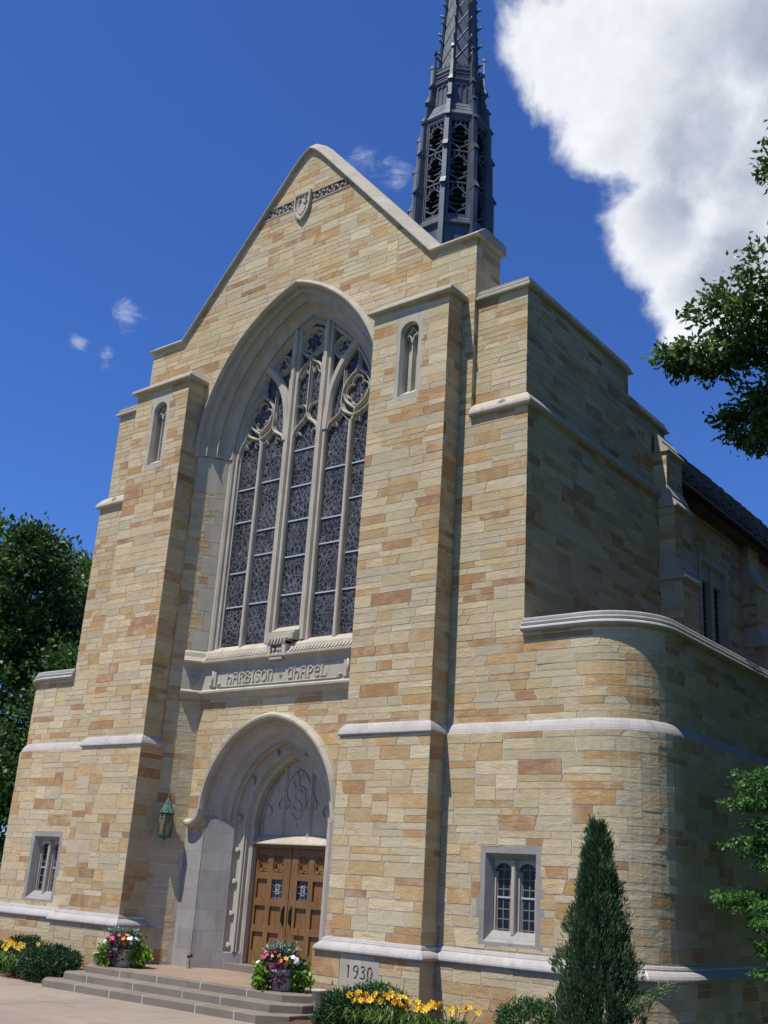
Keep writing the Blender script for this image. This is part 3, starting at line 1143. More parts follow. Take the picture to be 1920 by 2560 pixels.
def build_tracery():
    root = MB()
    # the stone net that fills the arch head is the window's own mesh
    P1 = lambda w=.11, yf=.72: bar_prof(w, YG, yf)
    for sgn in (1, -1):
        m = MB(mirror=sgn < 0)
        # drawn on the right half
        vl = [(1.515, 12.38), (1.60, 12.54), (1.83, 12.63), (2.02, 12.74), (2.09, 12.90)]
        va = vl + [(2.09, 13.1), (2.03, 13.40), (1.86, 13.65), (1.70, 13.77), (1.635, 13.95)]
        m.sweep_front(curve(va), P1(.10))
        vb = [(1.515, 12.38), (1.60, 12.54), (1.43, 12.63), (1.25, 12.74), (1.18, 12.90), (1.17, 13.1), (1.23, 13.40), (1.41, 13.65), (1.57, 13.77), (1.635, 13.95)]
        m.sweep_front(curve(vb), P1(.10))
        m.sweep_front([(1.635, 13.9), (1.635, 14.62)], P1(.085, .74))
        # outer halves of the light heads
        m.sweep_front(curve([(2.31, 12.32), (2.27, 12.48), (2.16, 12.62), (2.10, 12.78)]), P1(.10))
        m.sweep_front(curve([(0.76, 12.35), (0.82, 12.50), (1.0, 12.62), (1.13, 12.72), (1.18, 12.88)]), P1(.10))
        m.sweep_front([(2.09, 12.9), (2.09, 13.65)], P1(.075, .75))
        m.sweep_front([(1.18, 12.9), (1.175, 13.9)], P1(.075, .75))
        # lower fork inside the vesica
        m.sweep_front(curve([(1.60, 12.54), (1.635, 12.72), (1.80, 12.84), (1.97, 13.00), (2.04, 13.2)]), P1(.09))
        m.sweep_front(curve([(1.635, 12.72), (1.47, 12.84), (1.30, 13.00), (1.23, 13.2)]), P1(.09))
        # quatrefoil lobes
        for k in range(4):
            a = rad(90 * k)
            cx, cz = 1.635 + 0.19 * math.cos(a), 13.24 + 0.22 * math.sin(a)
            arc = [(cx + 0.17 * math.cos(a + rad(w)), cz + 0.19 * math.sin(a + rad(w))) for w in range(-118, 119, 24)]
            m.sweep_front(arc, P1(.055, .765))
        # cusps under the light heads
        for cx in (1.19, 1.93):
            for q in (-1, 1):
                m.sweep_front(curve([(cx + q * .30, 12.42), (cx + q * .19, 12.50), (cx + q * .15, 12.42), (cx + q * .17, 12.36)]), P1(.05, .765))
                m.sweep_front(curve([(cx + q * .19, 12.50), (cx + q * .10, 12.58), (cx, 12.70)]), P1(.045, .77))
        # branching bar from the main mullion out to the arch
        br = curve([(0.66, 12.35), (0.70, 12.9), (0.76, 13.4), (0.93, 13.85), (1.20, 14.28), (1.66, 14.72)])
        m.sweep_front(br, [(-.13, YG), (-.13, .76), (-.075, .69), (.055, .69), (.11, .76), (.11, YG)])
        # trefoil in a circle
        cx, cz, rr = 1.06, 14.60, 0.27
        m.sweep_front([(cx + rr * math.cos(rad(w)), cz + rr * math.sin(rad(w))) for w in range(0, 360, 15)], P1(.09, .735), closed=True)
        for k in range(3):
            a = rad(90 + 120 * k)
            ox, oz = cx + .115 * math.cos(a), cz + .115 * math.sin(a)
            m.sweep_front([(ox + .10 * math.cos(a + rad(w)), oz + .10 * math.sin(a + rad(w))) for w in range(-125, 126, 25)], P1(.055, .77))
        # centre light head, drawn as a half
        m.sweep_front(curve([(0.40, 12.42), (0.36, 12.55), (0.22, 12.70), (0.08, 12.80), (0.0, 12.98)]), P1(.10))
        m.sweep_front(curve([(0.40, 14.02), (0.36, 14.22), (0.22, 14.38), (0.08, 14.46), (0.0, 14.62)]), P1(.10))
        m.sweep_front(curve([(0.0, 13.0), (0.10, 13.18), (0.20, 13.24), (0.2, 13.16)]), P1(.05, .765))
        m.sweep_front([(0.40, 13.24), (0.28, 13.24)], P1(.05, .765))
        m.sweep_front(curve([(0.04, 14.32), (0.10, 14.12), (0.19, 14.30), (0.27, 14.12), (0.37, 14.05)]), P1(.05, .765))
        for q, cxx in ((1, 0.2), ):
            m.sweep_front(curve([(0.37, 12.42), (0.26, 12.50), (0.20, 12.40)]), P1(.05, .765))
        # edge against the arch
        o = len(root.v)
        root.v += m.v
        root.f += [tuple(i + o for i in f) for f in m.f]
        root.mi += m.mi
        root.tone += m.tone
        root.smooth += m.smooth
    root.sweep_front([(0, 12.95), (0, 14.6)], bar_prof(.10, YG, .72))
    root.sweep_front([(.40 * math.cos(rad(w)), 15.03 + .40 * math.sin(rad(w))) for w in range(0, 360, 12)], bar_prof(.10, YG, .735), closed=True)
    for k in range(6):
        a = rad(90 + 60 * k)
        ox, oz = .21 * math.cos(a), 15.03 + .21 * math.sin(a)
        root.sweep_front([(ox + .115 * math.cos(a + rad(w)), oz + .115 * math.sin(a + rad(w))) for w in range(-115, 116, 23)], bar_prof(.055, YG, .77))
    root.sweep_front(arch(IS_ - .06, IH - .07, IZ, 24), bar_prof(.14, YG, .745))
    w = root.build('great_window', 'limestone', CH)
    # mullions
    for x in (-0.555, 0.555):
        zt = z_at(IS_, IH, IZ, x) + .03
        m = MB()
        for dx, wd, yf in ((0, .15, .655), (-.115, .12, .72), (.115, .12, .72)):
            m.sweep_front([(x + dx, 6.98), (x + dx, zt)], [(-wd / 2, YG), (-wd / 2, yf + .05), (-wd * .3, yf), (wd * .3, yf), (wd / 2, yf + .05), (wd / 2, YG)])
        m.build('mullion', 'limestone', w)
    for x in (-1.515, 1.515):
        m = MB()
        m.sweep_front([(x, 6.98), (x, 12.42)], bar_prof(.15, YG, .705, .45))
        m.build('mullion', 'limestone', w)
    # glass of the five lights, with their saddle bars
    for (a, b), zs in zip(lights, bars):
        pl = clip_in(full, rect(a + .004, 6.9, b - .004, 16.5))
        m = MB()
        m.prism_y(pl, YG, YG + .02)
        m.build('pane', 'stained_glass', w)
        for z in zs:
            m = MB()
            m.box(a + .05, b - .05, YG - .028, YG - .003, z - .016, z + .016)
            m.build('saddle_bar', 'saddle_bar_metal', w)


build_tracery()


# band with the name ---------------------------------------------------
LET = {
    'h': [[(0, 0), (.05, .05), (.05, .98), (0, 1)], [(.05, .55), (.2, .68), (.38, .6), (.42, .3), (.36, 0), (.28, .06)]],
    'A': [[(.02, .0), (.08, .06), (.08, .7), (.0, .82), (.12, 1.0), (.46, 1.0)], [(.42, 1.0), (.42, .05), (.48, 0)], [(.08, .5), (.42, .5)]],
    'R': [[(.08, 0), (.08, 1)], [(0, .98), (.3, 1), (.42, .8), (.3, .58), (.1, .52)], [(.22, .52), (.34, .2), (.46, .0)], [(0, 0), (.16, 0)]],
    'B': [[(.08, 0), (.08, 1)], [(0, .98), (.3, 1), (.38, .8), (.28, .56), (.1, .52)], [(.28, .54), (.44, .38), (.42, .12), (.26, .0), (0, .02)]],
    'I': [[(.16, 0), (.16, 1)], [(.06, 0), (.26, 0)], [(.06, 1), (.26, 1)]],
    'S': [[(.42, .86), (.30, 1), (.12, .94), (.08, .74), (.22, .56), (.38, .42), (.42, .2), (.28, .0), (.08, .08)]],
    'O': [[(.24, 1), (.08, .86), (.02, .5), (.08, .14), (.24, 0), (.40, .14), (.46, .5), (.40, .86), (.24, 1)]],
    'N': [[(.0, 1), (.07, .94), (.07, .05), (.02, 0)], [(.07, .82), (.24, 1), (.40, .86), (.43, .4), (.38, .02), (.28, .1)]],
    'C': [[(.40, .84), (.26, 1), (.10, .86), (.03, .5), (.10, .14), (.26, 0), (.42, .12)], [(.42, 1), (.40, .5), (.44, .0)]],
    'P': [[(.08, -.04), (.08, 1)], [(0, .98), (.3, 1), (.42, .76), (.3, .46), (.1, .44)], [(0, -.04), (.18, -.04)]],
    'E': [[(.42, .86), (.28, 1), (.10, .86), (.03, .5), (.10, .14), (.26, 0), (.42, .12)], [(.05, .5), (.4, .52), (.42, .86)]],
    'L': [[(.04, 1), (.2, 1)], [(.12, 1), (.12, 0)], [(.0, .02), (.44, .0), (.44, .22)]],
}


def stroke(mb, pts, w, y0, y1, mi=0):
    prof = [(-w / 2, y1), (-w / 2, y0 + .006), (-w / 2 + .006, y0), (w / 2 - .006, y0), (w / 2, y0 + .006), (w / 2, y1)]
    mb.sweep_front(pts, prof, mi)


def build_band():
    mb = MB()
    L = math.hypot(.53, .65)
    sx, sy = 0.53 / L, 0.65 / L

    def sp(u):
        return (-(3.13 - u * sx), u * sy)
    a = sp(0.30)
    path = [a, (-2.60, 0.65), (2.60, 0.65), (-a[0], a[1])]
    prof = [(0, 5.70), (.03, 5.71), (.12, 5.80), (.17, 5.83), (.175, 5.875), (.10, 5.91), (.075, 5.93), (.075, 6.50), (.11, 6.54), (.16, 6.55),
            (.215, 6.585), (.22, 6.63), (.17, 6.655), (.10, 6.745), (.085, 6.75), (.06, 6.86), (.03, 6.90), (-.16, 7.03), (-.2, 7.03), (-.2, 5.70)]
    mb.sweep_plan(path, prof)
    nb = mb.build('name_band', 'limestone', CH)
    # dentils along the sloping ledge
    mb = MB()
    x = -2.40
    while x < 2.42:
        if abs(x) > 0.36:
            v = [(x - .028, .475, 6.652), (x + .028, .475, 6.652), (x + .06, .545, 6.752), (x + .004, .545, 6.752)]
            v2 = [(px, py - .028, pz + .016) for px, py, pz in v]
            mb.add(v + v2, [(0, 1, 2, 3), (7, 6, 5, 4), (0, 4, 5, 1), (1, 5, 6, 2), (2, 6, 7, 3), (3, 7, 4, 0)])
        x += .105
    mb.build('dentil_course', 'limestone', nb)
    # central bracket with a little niche holding a cup
    mb = MB()
    for s in (-1, 1):
        mb.box(s * .24 - .06, s * .24 + .06, .43, .70, 6.58, 6.93)
    mb.box(-.30, .30, .42, .70, 6.86, 7.0)
    mb.box(-.20, .20, .44, .57, 6.50, 6.55)
    for k in range(6):
        xx = -.26 + k * .1
        v = [(xx, .415, 6.90), (xx + .05, .415, 6.90), (xx + .08, .415, 6.985), (xx + .03, .415, 6.985)]
        mb.add(v + [(p, q - .02, r) for p, q, r in v], [(0, 1, 2, 3), (7, 6, 5, 4), (0, 4, 5, 1), (1, 5, 6, 2), (2, 6, 7, 3), (3, 7, 4, 0)])
    mb.build('bracket', 'limestone', nb)
    mb = MB()
    for dx in (-.11, .03, .11):
        mb.lathe([(.03, 0), (.02, .02), (.012, .08), (.03, .13), (.036, .20), (.0, .21)], (dx, .47, 6.565), 10)
    mb.build('cup', 'carved_stone', nb)
    # raised sill under the middle light
    mb = MB()
    pr = [(-.43, 7.02), (.43, 7.02)]
    v = []
    prof = [(.50, 6.98), (.50, 7.12), (.56, 7.14), (.56, 7.20), (.66, 7.22), (.83, 7.37), (.85, 7.37), (.85, 6.98)]
    mb.loft([[(-.44, y, z) for y, z in prof], [(.44, y, z) for y, z in prof]], True, caps=True)
    mb.build('raised_sill', 'limestone', nb)
    # ribbon with curled ends and the raised name
    mb = MB()
    yb = 0.575
    for s in (-1, 1):
        mb.box(s * 2.10 - .06, s * 2.10 + .06, yb - .035, yb, 5.99, 6.40)
        mb.tube([(s * 2.16, yb - .02, 6.02), (s * 2.16, yb - .02, 6.38)], .035, 8)
        for dx, dz in ((-.20, .0), (.17, -.01)):
            mb.tube([(s * (2.10) + s * dx * .6, yb - .012, 6.03 + dz), (s * 2.10 + s * dx, yb - .02, 6.06)], .028, 8)
    stroke(mb, curve([(-2.02, 6.02), (-1.85, 5.985), (-1.6, 5.975), (1.6, 5.975), (1.85, 6.0), (2.02, 6.04)]), .03, yb - .025, yb)
    stroke(mb, curve([(-2.02, 6.40), (-1.8, 6.36), (-1.5, 6.345), (1.5, 6.345), (1.8, 6.37), (2.02, 6.40)]), .018, yb - .016, yb)
    mb.build('ribbon', 'limestone', nb)
    ADV = {'I': .34, 'A': .60, 'R': .56, 'B': .56, 'N': .58, 'h': .56, 'O': .58, 'S': .56, 'C': .58, 'P': .54, 'E': .56, 'L': .52}

    def word(txt, x0, x1, z0, h):
        tot = sum(ADV[c] for c in txt)
        k = (x1 - x0) / tot
        x = x0
        for c in txt:
            ml = MB()
            for st in LET[c]:
                stroke(ml, [(x + px * k, z0 + pz * h) for px, pz in st], (.028), yb - .024, yb)
            ml.build('letter', 'limestone', nb)
            x += ADV[c] * k
    word('hARBISON', -1.68, -.10, 6.045, .245)
    word('ChAPEL', .32, 1.54, 6.045, .245)
    mb = MB()
    for k in range(4):
        a = rad(90 * k)
        stroke(mb, [(.10 + .012 * math.cos(a), 6.15 + .012 * math.sin(a)), (.10 + .05 * math.cos(a), 6.15 + .05 * math.sin(a))], .03, yb - .025, yb)
    mb.build('dividing_mark', 'limestone', nb)
    # shields on the returns
    for side in (-1, 1):
        mf, LL = splay_u(side)
        mb = MB()
        uc = .57
        outl = [(-.13, 6.40), (.13, 6.40), (.13, 6.18), (.09, 6.06), (0, 5.99), (-.09, 6.06), (-.13, 6.18)]
        f0 = [mf(uc + u, z, .075) for u, z in outl]
        f1 = [mf(uc + u * .93, z, .10) for u, z in outl]
        f2 = [mf(uc + u * .75, 6.2 + (z - 6.2) * .8, .10) for u, z in outl]
        f3 = [mf(uc + u * .72, 6.2 + (z - 6.2) * .78, .088) for u, z in outl]
        mb.loft([f0, f1, f2, f3], True)
        n = len(outl)
        mb.add(f3, [tuple(range(n))])
        for q in (-.04, .04):
            mb.tube([mf(uc + q, 6.28, .095), mf(uc - q, 6.1, .095)], .014, 6)
        mb.build('shield', 'carved_stone', nb)


build_band()


# door wall, door arch, doors -----------------------------------------
def build_doorway():
    mb = MB()
    masonry(mb, front(0.65), [rect(-2.6, 2.55, 2.6, 5.72)], [arch_hole(DS - .01, DH - .01, DZ, 2.0)], 41)
    mb.build('door_wall', STONE, CH, fix=False)
    # limestone strips flanking the opening low down
    for s in (-1, 1):
        mb = MB(mirror=s < 0)
        mb.box(1.99, 2.64, .648, .95, ZB, 2.60)
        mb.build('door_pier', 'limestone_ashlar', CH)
    # hood with turned-out ends
    mb = MB()
    a = arch(DS, DH, DZ, 26)
    left = [(-2.56, 2.71), (-2.44, 2.67), (-2.32, 2.68), (-2.21, 2.73), (-2.11, 2.80), (-2.04, 2.90)]
    path = left + a[1:-1] + [(-x, z) for x, z in reversed(left)]
    pr = [(-.02, .68), (-.02, .60), (.0, .52), (.05, .455), (.10, .445), (.165, .53), (.175, .68)]
    mb.blocks('front', path, pr, 1.0, 7)
    mb.build('door_hood', ['limestone', 'mortar'], CH)
    # moulded arch
    A, B = (DS, DH, DZ), (TS, TH, TZ)
    mb = MB()
    pa = [(0, 0)] + roll(.02, .07, .02, 4) + hollow(.10, .30, .03) + roll(.30, .34, .02, 4) + hollow(.36, .48, .02) + roll(.48, .53, .03) + roll(.53, .57, .03) + [(.60, 0)] + \
        hollow(.61, .80, .085, 8) + roll(.80, .86, .03) + roll(.86, .90, .02) + hollow(.91, .97, .02) + [(1, 0)]
    mb.loft([splay_ring(t, o, A, B, .65, 1.45, 28) for t, o in pa])
    mb.loft([ring(TS, TH, TZ, 1.45, 28), ring(TS, TH, TZ, 1.70, 28)])
    mb.build('door_archivolt', 'limestone', CH)
    # jambs: plain ashlar outside, hollow and rolls inside
    for s in (1, -1):
        mb = MB(mirror=s < 0)

        def pt(t, o, z):
            ss, y = A[0] + (B[0] - A[0]) * t, .65 + .8 * t
            L = math.hypot(.85, .8)
            zz = min(z, A[2] + (B[2] - A[2]) * t + .01) if z > 2 else z
            return (ss - o * .8 / L, y - o * .85 / L, zz)
        plain = [(0, 0), (.60, 0)]
        mb.loft([[pt(t, o, z) for t, o in plain] for z in (ZB, 9)], mi=0)
        inner = [(.60, 0)] + hollow(.61, .80, .085, 8) + roll(.80, .86, .03) + roll(.86, .90, .02) + hollow(.91, .97, .02) + [(1, 0)]
        mb.loft([[pt(t, o, z) for t, o in inner] for z in (.0, 9)], mi=1)
        mb.loft([[pt(t, .0, ZB) for t, o in inner], [pt(t, 0, -.02) for t, o in inner], [pt(t, o, .0) for t, o in inner]], mi=0)
        mb.box(1.13, 1.25, 1.452, 1.75, ZB, 2.78, 1)
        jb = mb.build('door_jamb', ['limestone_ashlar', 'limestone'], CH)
        for z in (.12, .80, 1.50, 2.20, 2.95):
            r = MB(mirror=s < 0)
            c = pt(.705, -.075, z) if z < 2.7 else (1.46, 1.235, z)
            boss(r, Vector(c), .075)
            r.build('rosette', 'carved_stone', jb)
    # rosettes in the arch hollow
    for (x, z) in ((-1.09, 3.80), (-.42, 4.44), (.42, 4.44), (1.09, 3.80)):
        r = MB()
        boss(r, Vector((x * 1.05, 1.245, z + .02)), .085)
        r.build('rosette', 'carved_stone', CH)
    # wall core behind the tympanum
    m = MB()
    m.box(-1.7, 1.7, 1.76, 1.85, 2.3, 5.2)
    m.build('wall_core', 'mortar', CH)
    # tympanum
    ty = MB()
    hole = [(TS + .02, 2.4)] + list(reversed(arch(TS + .02, TH + .02, TZ, 18))) + [(-TS - .02, 2.4)]
    ty.prism_y(hole, 1.66, 1.75)
    t = ty.build('tympanum', 'limestone', CH)
    m = MB()
    for x in (-.42, .42):
        zt = z_at(TS, TH, TZ, x)
        m.sweep_front([(x, 2.5), (x, zt)], bar_prof(.12, 1.665, 1.60, .4))
    for s in (-1, 1):
        m2 = MB(mirror=s < 0)
        m2.sweep_front(curve([(1.04, 2.62), (1.05, 2.95), (.98, 3.3), (.80, 3.70), (.52, 4.02)]), bar_prof(.05, 1.665, 1.625, .4))
        m2.sweep_front(curve([(.98, 3.3), (.84, 3.22), (.80, 3.12), (.86, 3.02)]), bar_prof(.045, 1.665, 1.625, .4))
        m2.sweep_front(curve([(.42, 3.32), (.50, 3.22), (.58, 3.26), (.58, 3.36), (.50, 3.44), (.46, 3.6)]), bar_prof(.045, 1.665, 1.625, .4))
        m2.sweep_front(curve([(.42, 3.32), (.34, 3.22), (.27, 3.26), (.27, 3.36), (.34, 3.44), (.37, 3.7), (.2, 3.98), (0, 4.1)]), bar_prof(.045, 1.665, 1.625, .4))
        o = len(m.v)
        m.v += m2.v
        m.f += [tuple(i + o for i in f) for f in m2.f]
        m.mi += m2.mi
        m.tone += m2.tone
        m.smooth += m2.smooth
    m.build('blind_tracery', 'limestone', t)
    # carved device: a stemmed monogram with leaves
    m = MB()
    y = 1.655
    for pts, r in (([(-.08, 4.02), (.0, 3.86), (-.02, 3.70)], 0.0252), ([(.10, 4.0), (.02, 3.86)], 0.0216), ([(.12, 3.86), (.16, 3.94), (.08, 3.98)], 0.0158),
                   ([(-.14, 3.86), (-.18, 3.78), (-.10, 3.72)], 0.0180), ([(-.14, 3.66), (.02, 3.70), (.16, 3.66)], 0.0288),
                   ([(.12, 3.56), (.02, 3.62), (-.10, 3.54), (-.08, 3.42), (.04, 3.36), (.12, 3.26), (.06, 3.16), (-.06, 3.16), (-.12, 3.24)], 0.0259),
                   ([(.20, 3.66), (.22, 3.4), (.20, 3.2), (.12, 3.06)], 0.0252), ([(-.16, 3.10), (-.08, 3.0), (0, 2.92), (.08, 3.0), (.15, 3.10)], 0.0216),
                   ([(0, 2.98), (0, 2.78)], 0.0173), ([(-.06, 2.82), (.06, 2.82)], 0.0158), ([(-.05, 3.36), (-.15, 3.32), (-.16, 3.2)], 0.0180)):
        pp = curve([(p[0], y, p[1]) for p in pts], 4) if len(pts) > 2 else [(p[0], y, p[1]) for p in pts]
        m.tube(pp, r, 7)
    m.build('carved_device', 'carved_stone', t)
    # weathered lintel over the doors
    m = MB()
    prof = [(1.46, 2.385), (1.46, 2.41), (1.63, 2.59), (1.70, 2.60), (1.80, 2.60), (1.80, 2.385)]
    m.loft([[(-1.27, yy, z) for yy, z in prof], [(1.27, yy, z) for yy, z in prof]], True, caps=True)
    m.build('door_lintel', 'limestone', CH)
    # stone threshold step
    m = MB()
    m.box(-1.42, 1.42, 1.12, 1.9, -.6, -.235)
    m.build('threshold', 'step_stone', CH)
    # timber frame
    m = MB()
    for s in (-1, 1):
        m.box(s * 1.195 - .045, s * 1.195 + .045, 1.50, 1.70, -.232, 2.38)
    m.box(-1.15, 1.15, 1.50, 1.70, 2.31, 2.38)
    m.build('door_frame', 'oak', CH)
    for s in (1, -1):
        door_leaf(s)


def boss(mb, c, r):
    """carved leaf boss: a lobed knob"""
    rings = []
    for i in range(7):
        ph = math.pi * i / 6
        rr = []
        for k in range(12):
            a = 2 * math.pi * k / 12
            q = r * (1 + .22 * math.cos(3 * a + i)) * math.sin(ph)
            rr.append(c + Vector((math.cos(a) * q, -math.cos(ph) * r * .75, math.sin(a) * q * 1.15)))
        rings.append(rr)
    mb.loft(rings, True, smooth=True)


def door_leaf(s):
    m = MB(mirror=s < 0)
    y0, y1 = 1.60, 1.685
    x0, x1 = .012, 1.148
    z0, z1 = -.225, 2.305
    cols = [(.225, .56), (.70, 1.035)]
    rows = [(.06, .47), (.62, 1.035), (1.195, 1.62), (1.77, 2.14)]
    xs = [x0, cols[0][0], cols[0][1], cols[1][0], cols[1][1], x1]
    for a in (0, 2, 4):
        m.box(xs[a], xs[a + 1], y0, y1, z0, z1)
    zs = [z0] + [q for r in rows for q in r] + [z1]
    for a in range(0, len(zs), 2):
        for c in cols:
            m.box(c[0], c[1], y0 + .002, y1, zs[a], zs[a + 1])
    for r in rows:
        for c in cols:
            if r is rows[2] and c is cols[0]:
                continue
            m.box(c[0], c[1], y0 + .05, y0 + .075, r[0], r[1])
            if r is not rows[3]:
                m.frustum((0, 0, 0, 0), 0, (0, 0, 0, 0), 0) if False else None
    # pierced quatrefoil carving in the top panels
    for c in cols:
        cx, cz = (c[0] + c[1]) / 2, (rows[3][0] + rows[3][1]) / 2
        for k in range(4):
            a = rad(45 + 90 * k)
            ox, oz = cx + .09 * math.cos(a), cz + .10 * math.sin(a)
            m.sweep_front([(ox + .085 * math.cos(a + rad(w)), oz + .09 * math.sin(a + rad(w))) for w in range(-120, 121, 30)], [(-.02, y0 + .06), (-.012, y0 + .012), (.012, y0 + .012), (.02, y0 + .06)])
        for qx in (-1, 1):
            for qz in (-1, 1):
                m.prism_y([(cx + qx * .17, cz + qz * .19), (cx + qx * .17, cz + qz * .11), (cx + qx * .10, cz + qz * .19)], y0 + .01, y0 + .06)
    d = m.build('door', 'oak', CH)
    g = MB(mirror=s < 0)
    c, r = cols[0], rows[2]
    g.box(c[0], c[1], y0 + .045, y0 + .06, r[0], r[1])
    g.build('pane', 'plain_glass', d)
    g = MB(mirror=s < 0)
    cx, cz = (c[0] + c[1]) / 2, (r[0] + r[1]) / 2
    for q in (-.05, .05):
        g.box(cx + q - .006, cx + q + .006, y0 + .03, y0 + .044, cz - .10, cz + .10)
    for q in (-.10, .0, .10):
        g.box(cx - .044, cx + .044, y0 + .031, y0 + .044, cz + q - .006, cz + q + .006)
    g.tube([(cx - .045, y0 + .037, cz - .09), (cx + .045, y0 + .037, cz - .01)], .006, 5)
    g.tube([(cx + .045, y0 + .037, cz + .01), (cx - .045, y0 + .037, cz + .09)], .006, 5)
    g.build('lead_cross', 'saddle_bar_metal', d)
    h = MB(mirror=s < 0)
    hx = .115
    h.box(hx - .028, hx + .028, y0 - .012, y0 + .004, .66, 1.06)
    h.tube(curve([(hx, y0 - .01, 1.02), (hx, y0 - .06, .98), (hx, y0 - .065, .86), (hx, y0 - .06, .74), (hx, y0 - .01, .70)]), .016, 8)
    h.build('handle', 'black_iron', d)


build_doorway()


# buttresses ------------------------------------------------------------
STR = [(-.03, 4.455), (.075, 4.457), (.115, 4.467), (.125, 4.488), (.12, 4.52), (.095, 4.585), (.05, 4.66), (.0, 4.712), (-.03, 4.712)]
PLI = [(-.03, .365), (.085, .372), (.145, .385), (.17, .415), (.168, .445), (.145, .49), (.10, .535), (.055, .56), (.04, .572), (.048, .60), (.035, .63), (.0, .645), (-.03, .645)]


def panel(mb, x0, x1, y, z0, z1, seed, holes=()):
    masonry(mb, front(y), [rect(x0, z0, x1, z1)], holes, seed)


def niche(c, parent, mirror):
    x0, x1, z0, z1 = 3.87, 4.57, 11.78, 14.04
    ox0, ox1, oz0 = 3.965, 4.475, 11.92
    y = -.568
    mb = MB(mirror)
    cx = (ox0 + ox1) / 2
    hw = (ox1 - ox0) / 2
    op = [(cx - hw, oz0), (cx - hw, 13.50)] + [(cx + hw * math.cos(a), 13.50 + .25 * math.sin(a)) for a in [math.pi - math.pi * k / 12 for k in range(1, 12)]] + [(cx + hw, 13.50), (cx + hw, oz0)]
    # face ring, side reveals, back
    n = len(op)
    outer = []
    for (px, pz) in op:
        outer.append((x0 if px < cx - .01 else x1 if px > cx + .01 else cx, z1 if pz > 13.45 else z0 if pz < oz0 + .01 else pz))
    outer[0], outer[-1] = (x0, z0), (x1, z0)
    outer[1], outer[-2] = (x0, 13.5), (x1, 13.5)
    for i, (px, pz) in enumerate(op):
        if 1 < i < n - 2:
            f = (i - 1) / (n - 3)
            ang = math.pi - math.pi * f
            if f < .25:
                outer[i] = (x0, 13.5 + (z1 - 13.5) * f / .25)
            elif f > .75:
                outer[i] = (x1, 13.5 + (z1 - 13.5) * (1 - f) / .25)
            else:
                outer[i] = (x0 + (x1 - x0) * (f - .25) / .5, z1)
    A = [(px, y, pz) for px, pz in outer]
    B = [(px, y, pz) for px, pz in op]
    C = [(cx + (px - cx) * .80, y + .10, 12.8 + (pz - 12.8) * .965) for px, pz in op]
    D = [(px, y + .24, pz) for px, _, pz in C]
    mb.loft([A, B, C, D], True)
    mb.add(D, [tuple(range(n))])
    mb.loft([[(px, y + .05, pz) for px, pz in outer], A], True)
    # toothed quoin blocks
    for k, z in enumerate((11.95, 12.55, 13.1, 13.7)):
        for s_ in (-1, 1):
            xx = x0 - .055 if s_ < 0 else x1 - .01
            mb.box(xx, xx + .065, y - .001, y + .05, z, z + .30)
    # sill slope and shaft with a small cusped head
    mb.add([(cx - hw * .8, y + .02, 11.94), (cx + hw * .8, y + .02, 11.94), (cx + hw * .8, y + .235, 12.12), (cx - hw * .8, y + .235, 12.12)], [(0, 1, 2, 3)])
    mb.sweep_front([(cx, 12.0), (cx, 13.30)], [(-.05, y + .24), (-.012, y + .13), (.012, y + .13), (.05, y + .24)])
    for s_ in (-1, 1):
        mb.sweep_front(curve([(cx, 13.25), (cx + s_ * .05, 13.42), (cx + s_ * .12, 13.46), (cx + s_ * .19, 13.40)]), [(-.03, y + .24), (-.012, y + .11), (.012, y + .11), (.03, y + .24)])
        mb.sweep_front(curve([(cx + s_ * .19, 13.40), (cx + s_ * .10, 13.52), (cx + s_ * .03, 13.60), (cx, 13.68)]), [(-.03, y + .24), (-.012, y + .11), (.012, y + .11), (.03, y + .24)])
    mb.build('niche', 'limestone', parent)


